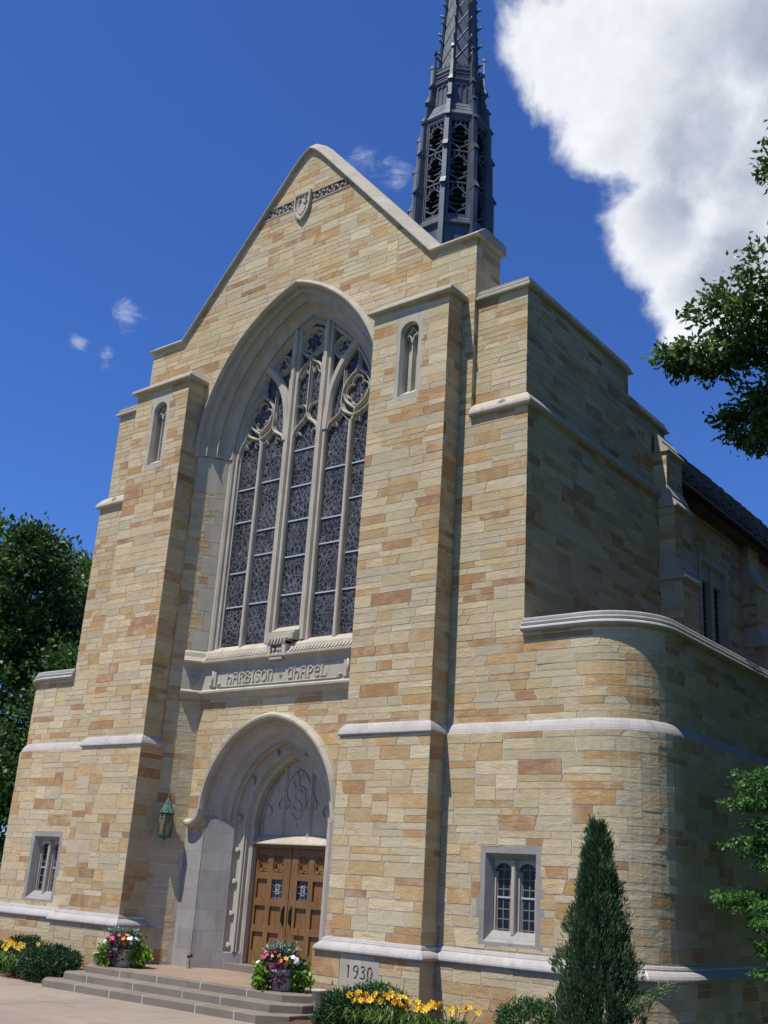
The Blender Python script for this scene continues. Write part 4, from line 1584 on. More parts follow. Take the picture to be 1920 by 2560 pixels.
def buttress(s):
    mir = s < 0
    sd_ = 50 if s > 0 else 70
    mb = MB(mirror=mir)
    x0, x1 = 3.165, 5.274
    yb = -.565
    nh = rect(3.88, 11.79, 4.56, 14.03)
    panel(mb, x0, x1, yb, 4.6, 14.24, sd_, [nh])
    masonry(mb, side_mx(x0), [rect(yb, 4.6, 0.06, 14.24)], [], sd_ + 1)
    masonry(mb, side_px(x1), [rect(yb, 4.6, 0.0, 14.24)], [], sd_ + 2)
    panel(mb, 3.09, 5.35, -.64, .5, 4.50, sd_ + 3)
    masonry(mb, side_mx(3.09), [rect(-.64, .5, 0.06, 4.50)], [], sd_ + 4)
    masonry(mb, side_px(5.35), [rect(-.64, .5, 0.0, 4.50)], [], sd_ + 5)
    dh = [rect(3.60, -.17, 4.515, .31)] if s > 0 else []
    panel(mb, 2.88, 5.43, -.745, ZB, .40, sd_ + 6, dh)
    masonry(mb, side_mx(2.88), [rect(-.745, ZB, 0.3, .40)], [], sd_ + 7)
    masonry(mb, side_px(5.43), [rect(-.745, ZB, -.1, .40)], [], sd_ + 8)
    b = mb.build('buttress', STONE, CH, fix=False)
    m = MB(mirror=mir)
    m.blocks('plan', [(3.165, .12), (3.165, -.565), (5.274, -.565), (5.274, .05)], STR, .85, 8)
    m.build('string_course', ['weathering_stone', 'mortar'], b)
    m = MB(mirror=mir)
    m.blocks('plan', [(3.09, .10), (3.09, -.64), (5.35, -.64), (5.35, -.10)], PLI, .85, 9)
    m.build('plinth', ['weathering_stone', 'mortar'], b)
    # sloping cap
    m = MB(mirror=mir)
    lo = [(3.045, .05, 14.18), (3.045, -.685, 14.18), (5.395, -.685, 14.18), (5.395, .05, 14.18)]
    rings = [[(3.17, .05, 14.17), (3.17, -.56, 14.17), (5.27, -.56, 14.17), (5.27, .05, 14.17)], lo,
             [(3.03, .05, 14.205), (3.03, -.70, 14.205), (5.41, -.70, 14.205), (5.41, .05, 14.205)],
             [(3.04, .05, 14.275), (3.04, -.69, 14.275), (5.40, -.69, 14.275), (5.40, .05, 14.275)],
             [(3.10, .05, 14.32), (3.10, -.63, 14.32), (5.34, -.63, 14.32), (5.34, .05, 14.32)],
             [(3.34, .05, 14.76), (3.34, -.06, 14.76), (5.10, -.06, 14.76), (5.10, .05, 14.76)]]
    m.loft(rings, True, caps=True)
    m.build('cap', 'limestone', b)
    niche(None, b, mir)
    if s > 0:
        datestone(b)
    return b


def datestone(b):
    x0, x1, z0, z1 = 3.595, 4.52, -.175, .315
    m = MB()
    m.box(x0, x1, -.752, -.66, z0, z1)
    o = m.build('date_stone', 'limestone', b)
    # cut the figures into the stone
    fig = {'1': [[(.10, .86), (.22, 1.0), (.22, 0.02)]],
           '9': [[(.40, .62), (.24, .50), (.08, .62), (.08, .88), (.24, 1.0), (.40, .90), (.42, .62), (.34, .22), (.14, .0)]],
           '3': [[(.08, .90), (.26, 1.0), (.40, .86), (.32, .64), (.18, .56)], [(.18, .56), (.38, .46), (.40, .18), (.24, .02), (.06, .12)]],
           '0': [[(.24, 1.0), (.08, .78), (.06, .34), (.22, .02), (.38, .24), (.42, .66), (.24, 1.0)]]}
    c = MB()
    for i, ch in enumerate('1930'):
        for st in fig[ch]:
            p = [(3.735 + i * .168 + a * .30, -.035 + q * .225) for a, q in st]
            for k in range(len(p) - 1):
                c.sweep_front([p[k], p[k + 1]], [(-.016, -.70), (-.018, -.80), (.018, -.80), (.016, -.70)])
    co = c.build('cutter', 'limestone')
    md = o.modifiers.new('cut', 'BOOLEAN')
    md.operation = 'DIFFERENCE'
    md.object = co
    md.solver = 'EXACT'
    md.use_self = True
    dg = bpy.context.evaluated_depsgraph_get()
    me = bpy.data.meshes.new_from_object(o.evaluated_get(dg))
    o.modifiers.clear()
    o.data = me
    bpy.data.objects.remove(co, do_unlink=True)


buttress(1)
buttress(-1)

# flanking towers and the low wings with rounded corners -----------------
WC, WR = (8.3, 1.2), 1.2      # corner centre and radius of the upper wing wall


def wing_path(r, xs=5.2, yend=34.0, n=12):
    p = [(xs, WC[1] - r)]
    for k in range(n + 1):
        a = -math.pi / 2 + math.pi / 2 * k / n
        p.append((WC[0] + r * math.cos(a), WC[1] + r * math.sin(a)))
    p.append((WC[0] + r, yend))
    return p


def wing_map(r):
    arc = r * math.pi / 2

    def f(u, z, d):
        if u < WC[0]:
            return (u, WC[1] - r - d, z)
        if u < WC[0] + arc:
            a = -math.pi / 2 + (u - WC[0]) / r
            return (WC[0] + (r + d) * math.cos(a), WC[1] + (r + d) * math.sin(a), z)
        return (WC[0] + r + d, WC[1] + (u - WC[0] - arc), z)
    br = [WC[0] + arc * k / 12 for k in range(13)]
    return f, br


def tower_wing(s):
    mir = s < 0
    sd_ = 100 if s > 0 else 140
    uend = 20.0 if s > 0 else 12.0
    mb = MB(mirror=mir)
    f, br = wing_map(WR)
    masonry(mb, f, [rect(5.15, 4.6, uend, 6.46), rect(5.15, 6.46, 7.0, 11.3)], [], sd_, br)
    f, br = wing_map(WR + .143)
    wh = rect(6.26, .74, 7.52, 2.43)
    masonry(mb, f, [rect(5.2, .5, uend, 4.50)], [wh], sd_ + 1, br)
    f, br = wing_map(WR + .255)
    masonry(mb, f, [rect(5.2, ZB, uend, .40)], [], sd_ + 2, br)
    w = mb.build('wing', STONE, CH, fix=False)
    m = MB(mirror=mir)
    m.blocks('plan', wing_path(WR), STR, 1.0, 10)
    m.build('string_course', ['weathering_stone', 'mortar'], w)
    m = MB(mirror=mir)
    m.blocks('plan', wing_path(WR + .143), PLI, 1.0, 11)
    m.build('plinth', ['weathering_stone', 'mortar'], w)
    m = MB(mirror=mir)
    cop = [(-.03, 6.40), (.07, 6.405), (.11, 6.42), (.125, 6.455), (.11, 6.49), (.075, 6.505), (.035, 6.51), (.035, 6.522), (.07, 6.53), (.085, 6.56), (.07, 6.592), (.035, 6.60), (.0, 6.605),
           (.0, 6.617), (.03, 6.625), (.04, 6.652), (.025, 6.68), (-.01, 6.69), (-.30, 6.70), (-.30, 6.42)]
    pth = wing_path(WR, 6.98)
    m.blocks('plan', pth, cop, 1.15, 12)
    m.build('wing_coping', ['weathering_stone', 'mortar'], w)
    # flat roof behind the parapet
    m = MB(mirror=mir)
    rp = [(7.0, .2)] + [p for p in wing_path(WR - .25, 7.05)[1:]] + [(6.4, 34.0), (6.4, 7.0), (7.0, 7.0)]
    m.add([(x, y, 6.45) for x, y in rp], [tuple(range(len(rp)))])
    m.build('wing_roof', 'roof_slate', w)
    # tower
    mb = MB(mirror=mir)
    masonry(mb, front(.12), [rect(5.5, 11.4, 6.88, 14.2)], [], sd_ + 4)
    masonry(mb, side_px(7.0), [rect(0.0, 6.4, 7.25, 11.3)], [], sd_ + 5)
    masonry(mb, side_px(6.88), [rect(.12, 11.4, 5.05, 14.2), rect(5.05, 11.4, 7.2, 13.38)], [], sd_ + 6)
    mb.add([(5.0, 5.05, 13.3), (6.88, 5.05, 13.3), (6.88, 5.05, 14.2), (5.0, 5.05, 14.2)], [(0, 1, 2, 3)], 1)
    mb.add([(5.0, 7.2, 6.4), (6.88, 7.2, 6.4), (6.88, 7.2, 13.38), (5.0, 7.2, 13.38)], [(0, 1, 2, 3)], 1)
    mb.add([(5.5, .2, 14.15), (6.8, .2, 14.15), (6.8, 5.0, 14.15), (5.5, 5.0, 14.15)], [(0, 1, 2, 3)], 1)
    t = mb.build('tower', STONE, CH, fix=False)
    m = MB(mirror=mir)
    m.sweep_plan([(5.585, 0.0), (7.0, 0.0), (7.0, 7.2)], [(-.14, 11.24), (.03, 11.25), (.095, 11.27), (.11, 11.31), (.10, 11.37), (.0, 11.52), (-.09, 11.60), (-.13, 11.62), (-.14, 11.5)])
    m.build('string_course', 'limestone', t)
    m = MB(mirror=mir)
    for yy in (.0, ):
        for k in range(7):
            a = rad(30 * k)
            m.tube([(6.38, -.045, 11.40), (6.38 + .13 * math.cos(a), -.05, 11.36 + .15 * math.sin(a))], [.045, .02], 6)
        for dx in (-.2, .2):
            m.tube([(6.38 + dx, -.07, 11.31), (6.38 + dx, .07, 11.55)], .03, 6)
    m.build('carved_leaf', 'carved_stone', t)
    m = MB(mirror=mir)
    cp = [(-.02, 14.15), (.06, 14.155), (.10, 14.17), (.105, 14.215), (.08, 14.245), (.02, 14.25), (.02, 14.27), (.055, 14.28), (.065, 14.31), (.045, 14.335), (-.01, 14.34), (-.01, 14.36), (.02, 14.37), (.025, 14.40), (.0, 14.42), (-.3, 14.425), (-.3, 14.17)]
    m.blocks('plan', [(5.585, .12), (6.88, .12), (6.88, 5.05), (5.0, 5.05)], cp, 1.1, 13)
    m.blocks('plan', [(6.88, 5.06), (6.88, 7.2), (5.0, 7.2)], [(o, z - .82) for o, z in cp], 1.1, 14)
    m.build('tower_coping', ['limestone', 'mortar'], t)
    wing_window(s, w)


def wing_window(s, parent):
    mir = s < 0
    y = -.146
    x0, x1, z0, z1 = 6.24, 7.54, .715, 2.45
    ax0, ax1, az0, az1 = 6.36, 7.42, .80, 2.31       # edge of the splay at the face
    ix0, ix1, iz0, iz1 = 6.45, 7.33, .99, 2.20       # glass
    m = MB(mirror=mir)
    A = [(x0, y, z0), (x1, y, z0), (x1, y, z1), (x0, y, z1)]
    B = [(ax0, y, az0), (ax1, y, az0), (ax1, y, az1), (ax0, y, az1)]
    C = [(ix0, y + .17, iz0), (ix1, y + .17, iz0), (ix1, y + .17, iz1), (ix0, y + .17, iz1)]
    D = [(q[0], y + .30, q[2]) for q in C]
    m.loft([[(q[0], y + .06, q[2]) for q in A], A, B, C, D], True)
    for (a, b_, zz0, zz1) in ((x0 - .05, x0 + .02, 1.20, 1.72), (x1 - .02, x1 + .05, 1.20, 1.72), (x0 - .03, x0 + .02, .72, .95), (x1 - .02, x1 + .035, .72, .95)):
        m.box(a, b_, y - .0015, y + .05, zz0, zz1)
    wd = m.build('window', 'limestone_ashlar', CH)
    # centre mullion and arched heads
    m = MB(mirror=mir)
    cx = (ix0 + ix1) / 2
    m.sweep_front([(cx, iz0 - .06), (cx, iz1)], bar_prof(.15, y + .26, y + .10, .4))
    for (a, b_) in ((ix0, cx - .06), (cx + .06, ix1)):
        mid, hw = (a + b_) / 2, (b_ - a) / 2
        ar = [(mid + hw * math.cos(q), iz1 - .22 + .17 * math.sin(q)) for q in [math.pi - math.pi * k / 12 for k in range(13)]]
        poly_l = [(a - .02, iz1 + .02)] + ar[:7] + [(mid, iz1 + .02)]
        poly_r = [(mid, iz1 + .02)] + ar[6:] + [(b_ + .02, iz1 + .02)]
        m.prism_y(poly_l, y + .18, y + .25)
        m.prism_y(poly_r, y + .18, y + .25)
        m.sweep_front([(a + .02, iz0), (a + .02, iz1 - .2)], bar_prof(.07, y + .26, y + .19, .4))
        m.sweep_front([(b_ - .02, iz0), (b_ - .02, iz1 - .2)], bar_prof(.07, y + .26, y + .19, .4))
    m.build('mullion', 'limestone', wd)
    for (a, b_) in ((ix0, cx), (cx, ix1)):
        m = MB(mirror=mir)
        m.box(a + .004, b_ - .004, y + .245, y + .262, iz0, iz1)
        m.build('pane', 'leaded_glass', wd)
        m = MB(mirror=mir)
        m.box(a + .03, b_ - .03, y + .225, y + .243, 1.545, 1.575)
        m.build('saddle_bar', 'saddle_bar_metal', wd)


tower_wing(1)
tower_wing(-1)


# nave behind ------------------------------------------------------------
def build_nave():
    mb = MB()
    wins = [(10.95, 12.85), (16.8, 18.7), (22.6, 24.5), (28.4, 30.3)]
    masonry(mb, side_px(6.25), [rect(7.2, 6.4, 34.0, 12.9)], [rect(a, 7.2, b, 11.0) for a, b in wins], 201)
    mb.add([(-6.25, 7.2, 6.4), (-6.25, 34, 6.4), (-6.25, 34, 12.9), (-6.25, 7.2, 12.9)], [(0, 1, 2, 3)], 1)
    bk = [(-6.25, ZB), (6.25, ZB), (6.25, 12.9), (0, 20.4), (-6.25, 12.9)]
    mb.add([(x, 34, z) for x, z in bk], [tuple(range(5))], 1)
    mb.add([(9.6, 34, ZB), (9.6, 34, 6.4), (-9.6, 34, 6.4), (-9.6, 34, ZB)], [(0, 1, 2, 3)], 1)
    mb.build('nave_wall', STONE, CH, fix=False)
    # slate roof laid in courses
    rng = random.Random(3)
    m = MB()
    n = 44
    for s in (1, -1):
        mm = MB(mirror=s < 0)
        for k in range(n):
            t0, t1 = k / n, (k + 1) / n
            xa, za = 6.75 * (1 - t0), 12.45 + 8.05 * t0
            xb, zb = 6.75 * (1 - t1), 12.45 + 8.05 * t1
            y = 1.0 + rng.random() * .3
            if s < 0:
                mm.add([(xa + .02, 1.0, za + .03), (xa + .02, 34.4, za + .03), (xb, 34.4, zb), (xb, 1.0, zb)], [(0, 1, 2, 3)])
                continue
            while y < 34.4:
                w = rng.uniform(.28, .5)
                j = rng.uniform(.0, .035)
                dz = rng.uniform(-.03, .03)
                mm.add([(xa + .02 + j, y, za + .03 + j + dz), (xa + .02 + j, y + w - .01, za + .03 + j + dz), (xb, y + w - .01, zb), (xb, y, zb),
                        (xa + j, y, za - .02 + dz), (xa + j, y + w - .01, za - .02 + dz)], [(0, 1, 2, 3), (0, 4, 5, 1)])
                y += w
        o = len(m.v)
        m.v += mm.v
        m.f += [tuple(i + o for i in f) for f in mm.f]
        m.mi += mm.mi
        m.tone += mm.tone
        m.smooth += mm.smooth
    m.box(-6.7, 6.7, 1.0, 34.2, 12.30, 12.42)
    m.add([(6.72, 1.0, 12.40), (6.72, 34.3, 12.40), (0, 34.3, 20.42), (0, 1.0, 20.42)], [(0, 1, 2, 3)])
    m.build('roof', 'roof_slate', CH, fix=False)
    # eaves gutter
    m = MB()
    m.tube([(6.80, 7.3, 12.40), (6.80, 34.3, 12.40)], .075, 8)
    m.build('gutter', 'black_iron', CH)
    # windows
    for a, b in wins[:4]:
        m = MB()
        g = [(6.28, a, 7.2), (6.28, b, 7.2), (6.28, b, 11.0), (6.28, a, 11.0)]
        g2 = [(6.28, a - .18, 7.1), (6.28, b + .18, 7.1), (6.28, b + .18, 11.18), (6.28, a - .18, 11.18)]
        g3 = [(6.0, a + .12, 7.35), (6.0, b - .12, 7.35), (6.0, b - .12, 10.9), (6.0, a + .12, 10.9)]
        m.loft([[(6.2, p[1], p[2]) for p in g2], g2, g, g3], True)
        c = (a + b) / 2
        m.box(6.02, 6.2, c - .11, c + .11, 7.2, 10.95)
        m.box(6.02, 6.16, a + .1, b - .1, 10.5, 10.95)
        w = m.build('window', 'limestone', CH)
        for (p, q) in ((a, c - .1), (c + .1, b)):
            m = MB()
            m.box(6.0, 6.03, p, q, 7.2, 10.6)
            m.build('pane', 'leaded_glass', w)
    # stepped side buttresses
    for k, y0 in enumerate((6.45, 14.25, 20.1, 25.9)):
        bx = 7.0 if k == 0 else 6.25
        d = .95
        mb = MB()
        st = [(6.4, 9.1, .58), (9.1, 11.0, .42), (11.0, 12.55, .24)]
        for j, (za, zb, p) in enumerate(st):
            masonry(mb, side_px(bx + p), [rect(y0, za, y0 + d, zb)], [], 300 + k * 10 + j)
            masonry(mb, front(y0), [rect(bx - .2, za, bx + p, zb)], [], 330 + k * 10 + j)
            mb.add([(bx - .1, y0 + d, za), (bx + p, y0 + d, za), (bx + p, y0 + d, zb), (bx - .1, y0 + d, zb)], [(0, 1, 2, 3)], 1)
        b = mb.build('nave_buttress', STONE, CH, fix=False)
        for j, (z, p, pn) in enumerate(((9.1, .60, .42), (11.0, .42, .24), (12.5, .24, -.02))):
            m = MB()
            pr = [(bx - .05, z), (bx + p + .07, z), (bx + p + .08, z + .05), (bx + (p + pn) / 2 + .04, z + .26), (bx + (p + pn) / 2 + .06, z + .28), (bx + pn, z + .60), (bx - .05, z + .60)]
            m.loft([[(x, y0 - .05, zz) for x, zz in pr], [(x, y0 + d + .05, zz) for x, zz in pr]], True, caps=True)
            m.build('cap', 'limestone', b)


build_nave()


# shield and carved frieze in the gable ----------------------------------
def build_gable_carving():
    # frieze: relief of scrolling leaves as a height field
    for s in (-1, 1):
        m = MB()
        rng = random.Random(60 + s)
        nx, nz = 96, 20
        xa, xb = (.20, 1.50) if s > 0 else (-1.60, -.38)
        z0, z1 = 18.85, 19.13
        cs = []
        for k in range(6):
            cs.append((xa + (xb - xa) * (k + .5) / 6, 18.99 + (.025 if k % 2 else -.025), rng.uniform(.085, .105), rng.uniform(0, 6)))
        v, f = [], []
        for j in range(nz + 1):
            for i in range(nx + 1):
                x = xa + (xb - xa) * i / nx
                z = z0 + (z1 - z0) * j / nz
                h = 0
                for (cx, cz, r, ph) in cs:
                    d = math.hypot(x - cx, z - cz)
                    a = math.atan2(z - cz, x - cx)
                    if d < r * 1.25:
                        h = max(h, 1.0 if math.cos(3 * a + ph + 30 * d) > .15 else 0.0)
                edge = min(i, nx - i, j, nz)
                lim = .0 if edge == 0 else 1
                # the frieze ends follow the rake of the gable
                v.append((x, (.075 - .085 * h) if edge > 0 else -.012, z))
        for j in range(nz):
            for i in range(nx):
                a = j * (nx + 1) + i
                f.append((a, a + 1, a + nx + 2, a + nx + 1))
        m.add(v, f)
        m.add([(xa - .02, .12, z0 - .02), (xb + .02, .12, z0 - .02), (xb + .02, .12, z1 + .02), (xa - .02, .12, z1 + .02)], [(0, 1, 2, 3)])
        # plain frame
        m.box(xa - .03, xb + .03, -.022, .03, z1 - .004, z1 + .03)
        m.box(xa - .03, xb + .03, -.02, .03, z0 - .03, z0 + .004)
        m.build('frieze', 'carved_stone', CH)
    m = MB()
    cx = -.10
    ol = [(-.29, 19.22), (.29, 19.22), (.29, 18.82), (.24, 18.60), (.14, 18.43), (0, 18.32), (-.14, 18.43), (-.24, 18.60), (-.29, 18.82)]

    def sc(k, dz=0):
        return [(cx + x * k, 18.80 + (z - 18.80) * k + dz) for x, z in ol]
    m.loft([[(x, .03, z) for x, z in sc(1)], [(x, -.09, z) for x, z in sc(1)], [(x, -.10, z) for x, z in sc(.96)], [(x, -.10, z) for x, z in sc(.80)],
            [(x, -.055, z) for x, z in sc(.76)]], True)
    m.add([(x, -.055, z) for x, z in sc(.76)], [tuple(range(9))])
    stroke(m, [(cx - .12, 19.06), (cx - .12, 18.80)], .04, -.095, -.05)
    stroke(m, [(cx - .19, 18.99), (cx - .05, 18.99)], .035, -.095, -.05)
    stroke(m, [(cx + .10, 19.10), (cx + .10, 18.86)], .03, -.09, -.05)
    stroke(m, curve([(cx + .03, 18.92), (cx + .10, 18.85), (cx + .17, 18.92)]), .028, -.09, -.05)
    stroke(m, [(cx + .05, 19.04), (cx + .15, 19.04)], .028, -.09, -.05)
    heart = [(cx + .0, 18.76), (cx - .07, 18.79), (cx - .13, 18.73), (cx - .11, 18.62), (cx, 18.49), (cx + .11, 18.62), (cx + .13, 18.73), (cx + .07, 18.79)]
    m.prism_y(heart, -.088, -.05)
    m.build('shield', 'limestone', CH)


build_gable_carving()


# spire ---------------------------------------------------------------------
SX, SY = 0.06, 6.60


def octa(r, z, rot=22.5):
    return [(SX + r * math.cos(rad(rot + 45 * k)), SY + r * math.sin(rad(rot + 45 * k)), z) for k in range(8)]


def oct_loft(mb, prof, mi=0):
    mb.loft([octa(r, z) for r, z in prof], True, mi, caps=True)


def face_frame(k, ap):
    """centre, right and out vectors of face k; local (u, z, out)"""
    a = rad(45 * k)
    n = Vector((math.cos(a), math.sin(a), 0))
    t = Vector((-math.sin(a), math.cos(a), 0))
    c = Vector((SX, SY, 0)) + n * ap
    return lambda u, z, o: c + t * u + n * o + Vector((0, 0, z))


def lbar(mb, fr, pts, w, o0, o1):
    """flat bar along points (u,z) on a face"""
    n = len(pts)
    for i in range(n - 1):
        (ua, za), (ub, zb) = pts[i], pts[i + 1]
        l = math.hypot(ub - ua, zb - za) or 1e-6
        px, pz = -(zb - za) / l * w / 2, (ub - ua) / l * w / 2
        ex, ez = (ub - ua) / l * w * .3, (zb - za) / l * w * .3
        q = [(ua - ex + px, za - ez + pz), (ua - ex - px, za - ez - pz), (ub + ex - px, zb + ez - pz), (ub + ex + px, zb + ez + pz)]
        v = [fr(u, z, o1) for u, z in q] + [fr(u, z, o0) for u, z in q]
        mb.add(v, [(0, 1, 2, 3), (7, 6, 5, 4), (0, 4, 5, 1), (1, 5, 6, 2), (2, 6, 7, 3), (3, 7, 4, 0)])


def build_spire():
    rb = 1.12
    ap = rb * math.cos(rad(22.5))
    ed = rb * 2 * math.sin(rad(22.5))
    mb = MB()
    # base drum and stepped sill, open belfry core, cornice, upper stage, tapering needle
    oct_loft(mb, [(1.20, 19.6), (1.20, 20.95), (1.30, 21.02), (1.30, 21.08), (1.22, 21.16), (1.22, 21.22), (1.15, 21.30), (1.15, 21.36), (.90, 21.42)])
    oct_loft(mb, [(.90, 25.02), (rb, 25.02), (rb, 25.16), (1.17, 25.20), (1.19, 25.26), (1.08, 25.52), (1.08, 25.57), (1.0, 25.74), (1.0, 25.79), (.93, 25.98), (.93, 26.02), (.88, 26.06),
                  (.86, 26.95), (.92, 27.0), (.92, 27.06), (.86, 27.12), (.86, 27.38), (.90, 27.42), (.90, 27.50), (.80, 27.52)])
    oct_loft(mb, [(.72, 27.4), (.69, 27.7), (.06, 40.2), (.0, 40.4)])
    sp = mb.build('spire', 'spire_metal', CH)
    # dark louvred core
    m = MB()
    oct_loft(m, [(.80, 21.3), (.80, 25.1)])
    for k in range(8):
        fr = face_frame(k, ap - .20)
        z = 21.5
        while z < 25.0:
            v = [fr(-.34, z, .06), fr(.34, z, .06), fr(.34, z + .13, -.03), fr(-.34, z + .13, -.03), fr(-.34, z - .02, .05), fr(.34, z - .02, .05)]
            m.add(v, [(0, 1, 2, 3), (0, 4, 5, 1)])
            z += .20
    m.build('louvre', 'louvre_metal', sp)
    # pierced panels
    for k in range(8):
        fr = face_frame(k, ap)
        m = MB()
        hw = ed / 2
        for q in (-1, 1):
            lbar(m, fr, [(q * (hw - .045), 21.36), (q * (hw - .045), 25.05)], .11, -.12, .03)
            lbar(m, fr, [(q * (hw - .125), 21.40), (q * (hw - .125), 25.03)], .05, -.10, .0)
        for j in range(3):
            z0 = 21.42 + j * 1.205
            z1 = z0 + 1.20
            w = hw - .13
            lbar(m, fr, [(-w, z0), (w, z0)], .05, -.10, .0)
            # lower V cusps
            lbar(m, fr, [(0, z0), (0, z0 + .12), (-w, z0 + .32)], .05, -.10, -.01)
            lbar(m, fr, [(0, z0 + .12), (w, z0 + .32)], .05, -.10, -.01)
            for q in (-1, 1):
                lbar(m, fr, [(q * w, z0 + .44), (q * (w - .11), z0 + .42), (q * (w - .10), z0 + .36)], .045, -.10, -.01)
                lbar(m, fr, [(q * w, z0 + .72), (q * (w - .11), z0 + .70), (q * (w - .12), z0 + .78)], .045, -.10, -.01)
                lbar(m, fr, [(q * w, z0 + .78), (q * .10, z0 + .99), (0, z0 + 1.04)], .05, -.10, -.01)
                lbar(m, fr, [(q * .2, z0 + 1.0), (q * .12, z0 + 1.1), (q * .2, z0 + 1.2)], .035, -.10, -.02)
            lbar(m, fr, [(0, z0 + 1.02), (0, z1)], .05, -.10, -.01)
        lbar(m, fr, [(-(hw - .1), 25.03), (hw - .1, 25.03)], .06, -.10, .0)
        m.build('pierced_panel', 'spire_metal', sp)
        # blind arcade of the upper stage
        m = MB()
        fr2 = face_frame(k, .87 * math.cos(rad(22.5)))
        for u in (-.18, .0, .18):
            lbar(m, fr2, [(u, 26.08), (u, 26.72)], .03, -.02, .03)
        for u in (-.09, .09):
            lbar(m, fr2, [(u + .09 * math.cos(rad(w)), 26.72 + .12 * math.sin(rad(w))) for w in range(0, 181, 30)], .03, -.02, .03)
        m.build('arcade', 'spire_metal', sp)
        for zz in (27.15, 27.28):
            m = MB()
            lbar(m, fr2, [(-.3, zz), (.3, zz)], .03, -.02, .02)
            m.build('moulding', 'spire_metal', sp)
        # cresting
        m = MB()
        for u in (-.24, -.08, .08, .24):
            lbar(m, fr2, [(u - .06, 27.56), (u, 27.64), (u + .06, 27.56)], .05, -.03, .02)
        m.build('cresting', 'spire_metal', sp)
        # seams on the needle
        m = MB()
        a = rad(45 * k)
        for j in range(12):
            z = 28.0 + j * .75
            r0 = .69 * (40.3 - z) / 12.6 * math.cos(rad(22.5)) + .008
            r1 = .69 * (40.3 - z - .7) / 12.6 * math.cos(rad(22.5)) + .008
            n = Vector((math.cos(a), math.sin(a), 0))
            t = Vector((-math.sin(a), math.cos(a), 0))
            hw0 = r0 * .36
            for q in (-1, 1):
                p0 = Vector((SX, SY, z)) + n * r0 + t * hw0 * q
                p1 = Vector((SX, SY, z + .7)) + n * r1 - t * hw0 * q * .9
                m.tube([p0, p1], .014, 4, smooth=False)
        m.build('needle_seam', 'spire_metal', sp)
    # corner fins that step in as they rise
    for k in range(8):
        a = rad(22.5 + 45 * k)
        n = Vector((math.cos(a), math.sin(a), 0))
        t = Vector((-math.sin(a), math.cos(a), 0))

        def slab(m, r0, ra, rb_, za, zb, w, tip=None):
            v = []
            for (z, r1) in ((za, ra), (zb, rb_)):
                for (r, q) in ((r0, -1), (r1, -1), (r1, 1), (r0, 1)):
                    v.append(Vector((SX, SY, z)) + n * r + t * q * w / 2)
            m.add(v, [(3, 2, 1, 0), (4, 5, 6, 7), (0, 1, 5, 4), (1, 2, 6, 5), (2, 3, 7, 6), (3, 0, 4, 7)])
        m = MB()
        slab(m, 1.0, 1.42, 1.40, 19.7, 22.35, .155)
        slab(m, 1.0, 1.47, 1.34, 22.35, 22.62, .175)
        slab(m, 1.0, 1.34, 1.32, 22.62, 23.85, .145)
        slab(m, 1.0, 1.39, 1.26, 23.85, 24.10, .165)
        slab(m, 1.0, 1.26, 1.24, 24.10, 25.10, .14)
        slab(m, .9, 1.30, 1.18, 25.10, 25.32, .16)
        slab(m, .85, 1.18, 1.14, 25.32, 26.10, .13)
        slab(m, .80, 1.20, 1.06, 26.10, 26.28, .15)
        slab(m, .75, 1.05, 1.03, 26.28, 26.86, .12)
        slab(m, .75, 1.09, 1.06, 26.86, 26.94, .17)
        slab(m, .75, 1.04, .97, 26.94, 27.12, .12)
        slab(m, .75, .97, .94, 27.12, 27.75, .10)
        # outer pinnacle standing free
        slab(m, .88, .95, .93, 27.5, 28.35, .065)
        slab(m, .86, .97, .95, 28.30, 28.42, .10)
        m.build('fin', 'spire_metal', sp)
        # crockets up the arris
        m = MB()
        for j in range(13):
            z = 28.15 + j * .80
            r = .69 * (40.3 - z) / 12.6
            p = Vector((SX, SY, z)) + n * r
            m.tube([p - Vector((0, 0, .10)), p + n * .08 + Vector((0, 0, -.02)), p + n * .17 + Vector((0, 0, .03)), p + n * .15 + Vector((0, 0, .10))], [.05, .05, .038, .02], 6)
        m.tube([Vector((SX, SY, 27.6)) + n * .70, Vector((SX, SY, 40.0)) + n * .07], .028, 6)
        m.build('crocket_rib', 'spire_metal', sp)
    # heights read off more closely: the open stage stands a little higher
    for o in [sp] + list(sp.children):
        for v in o.data.vertices:
            v.co.z += float(np.interp(v.co.z, [21.0, 25.25, 26.1, 41.0], [.24, .24, .06, .06]))


build_spire()


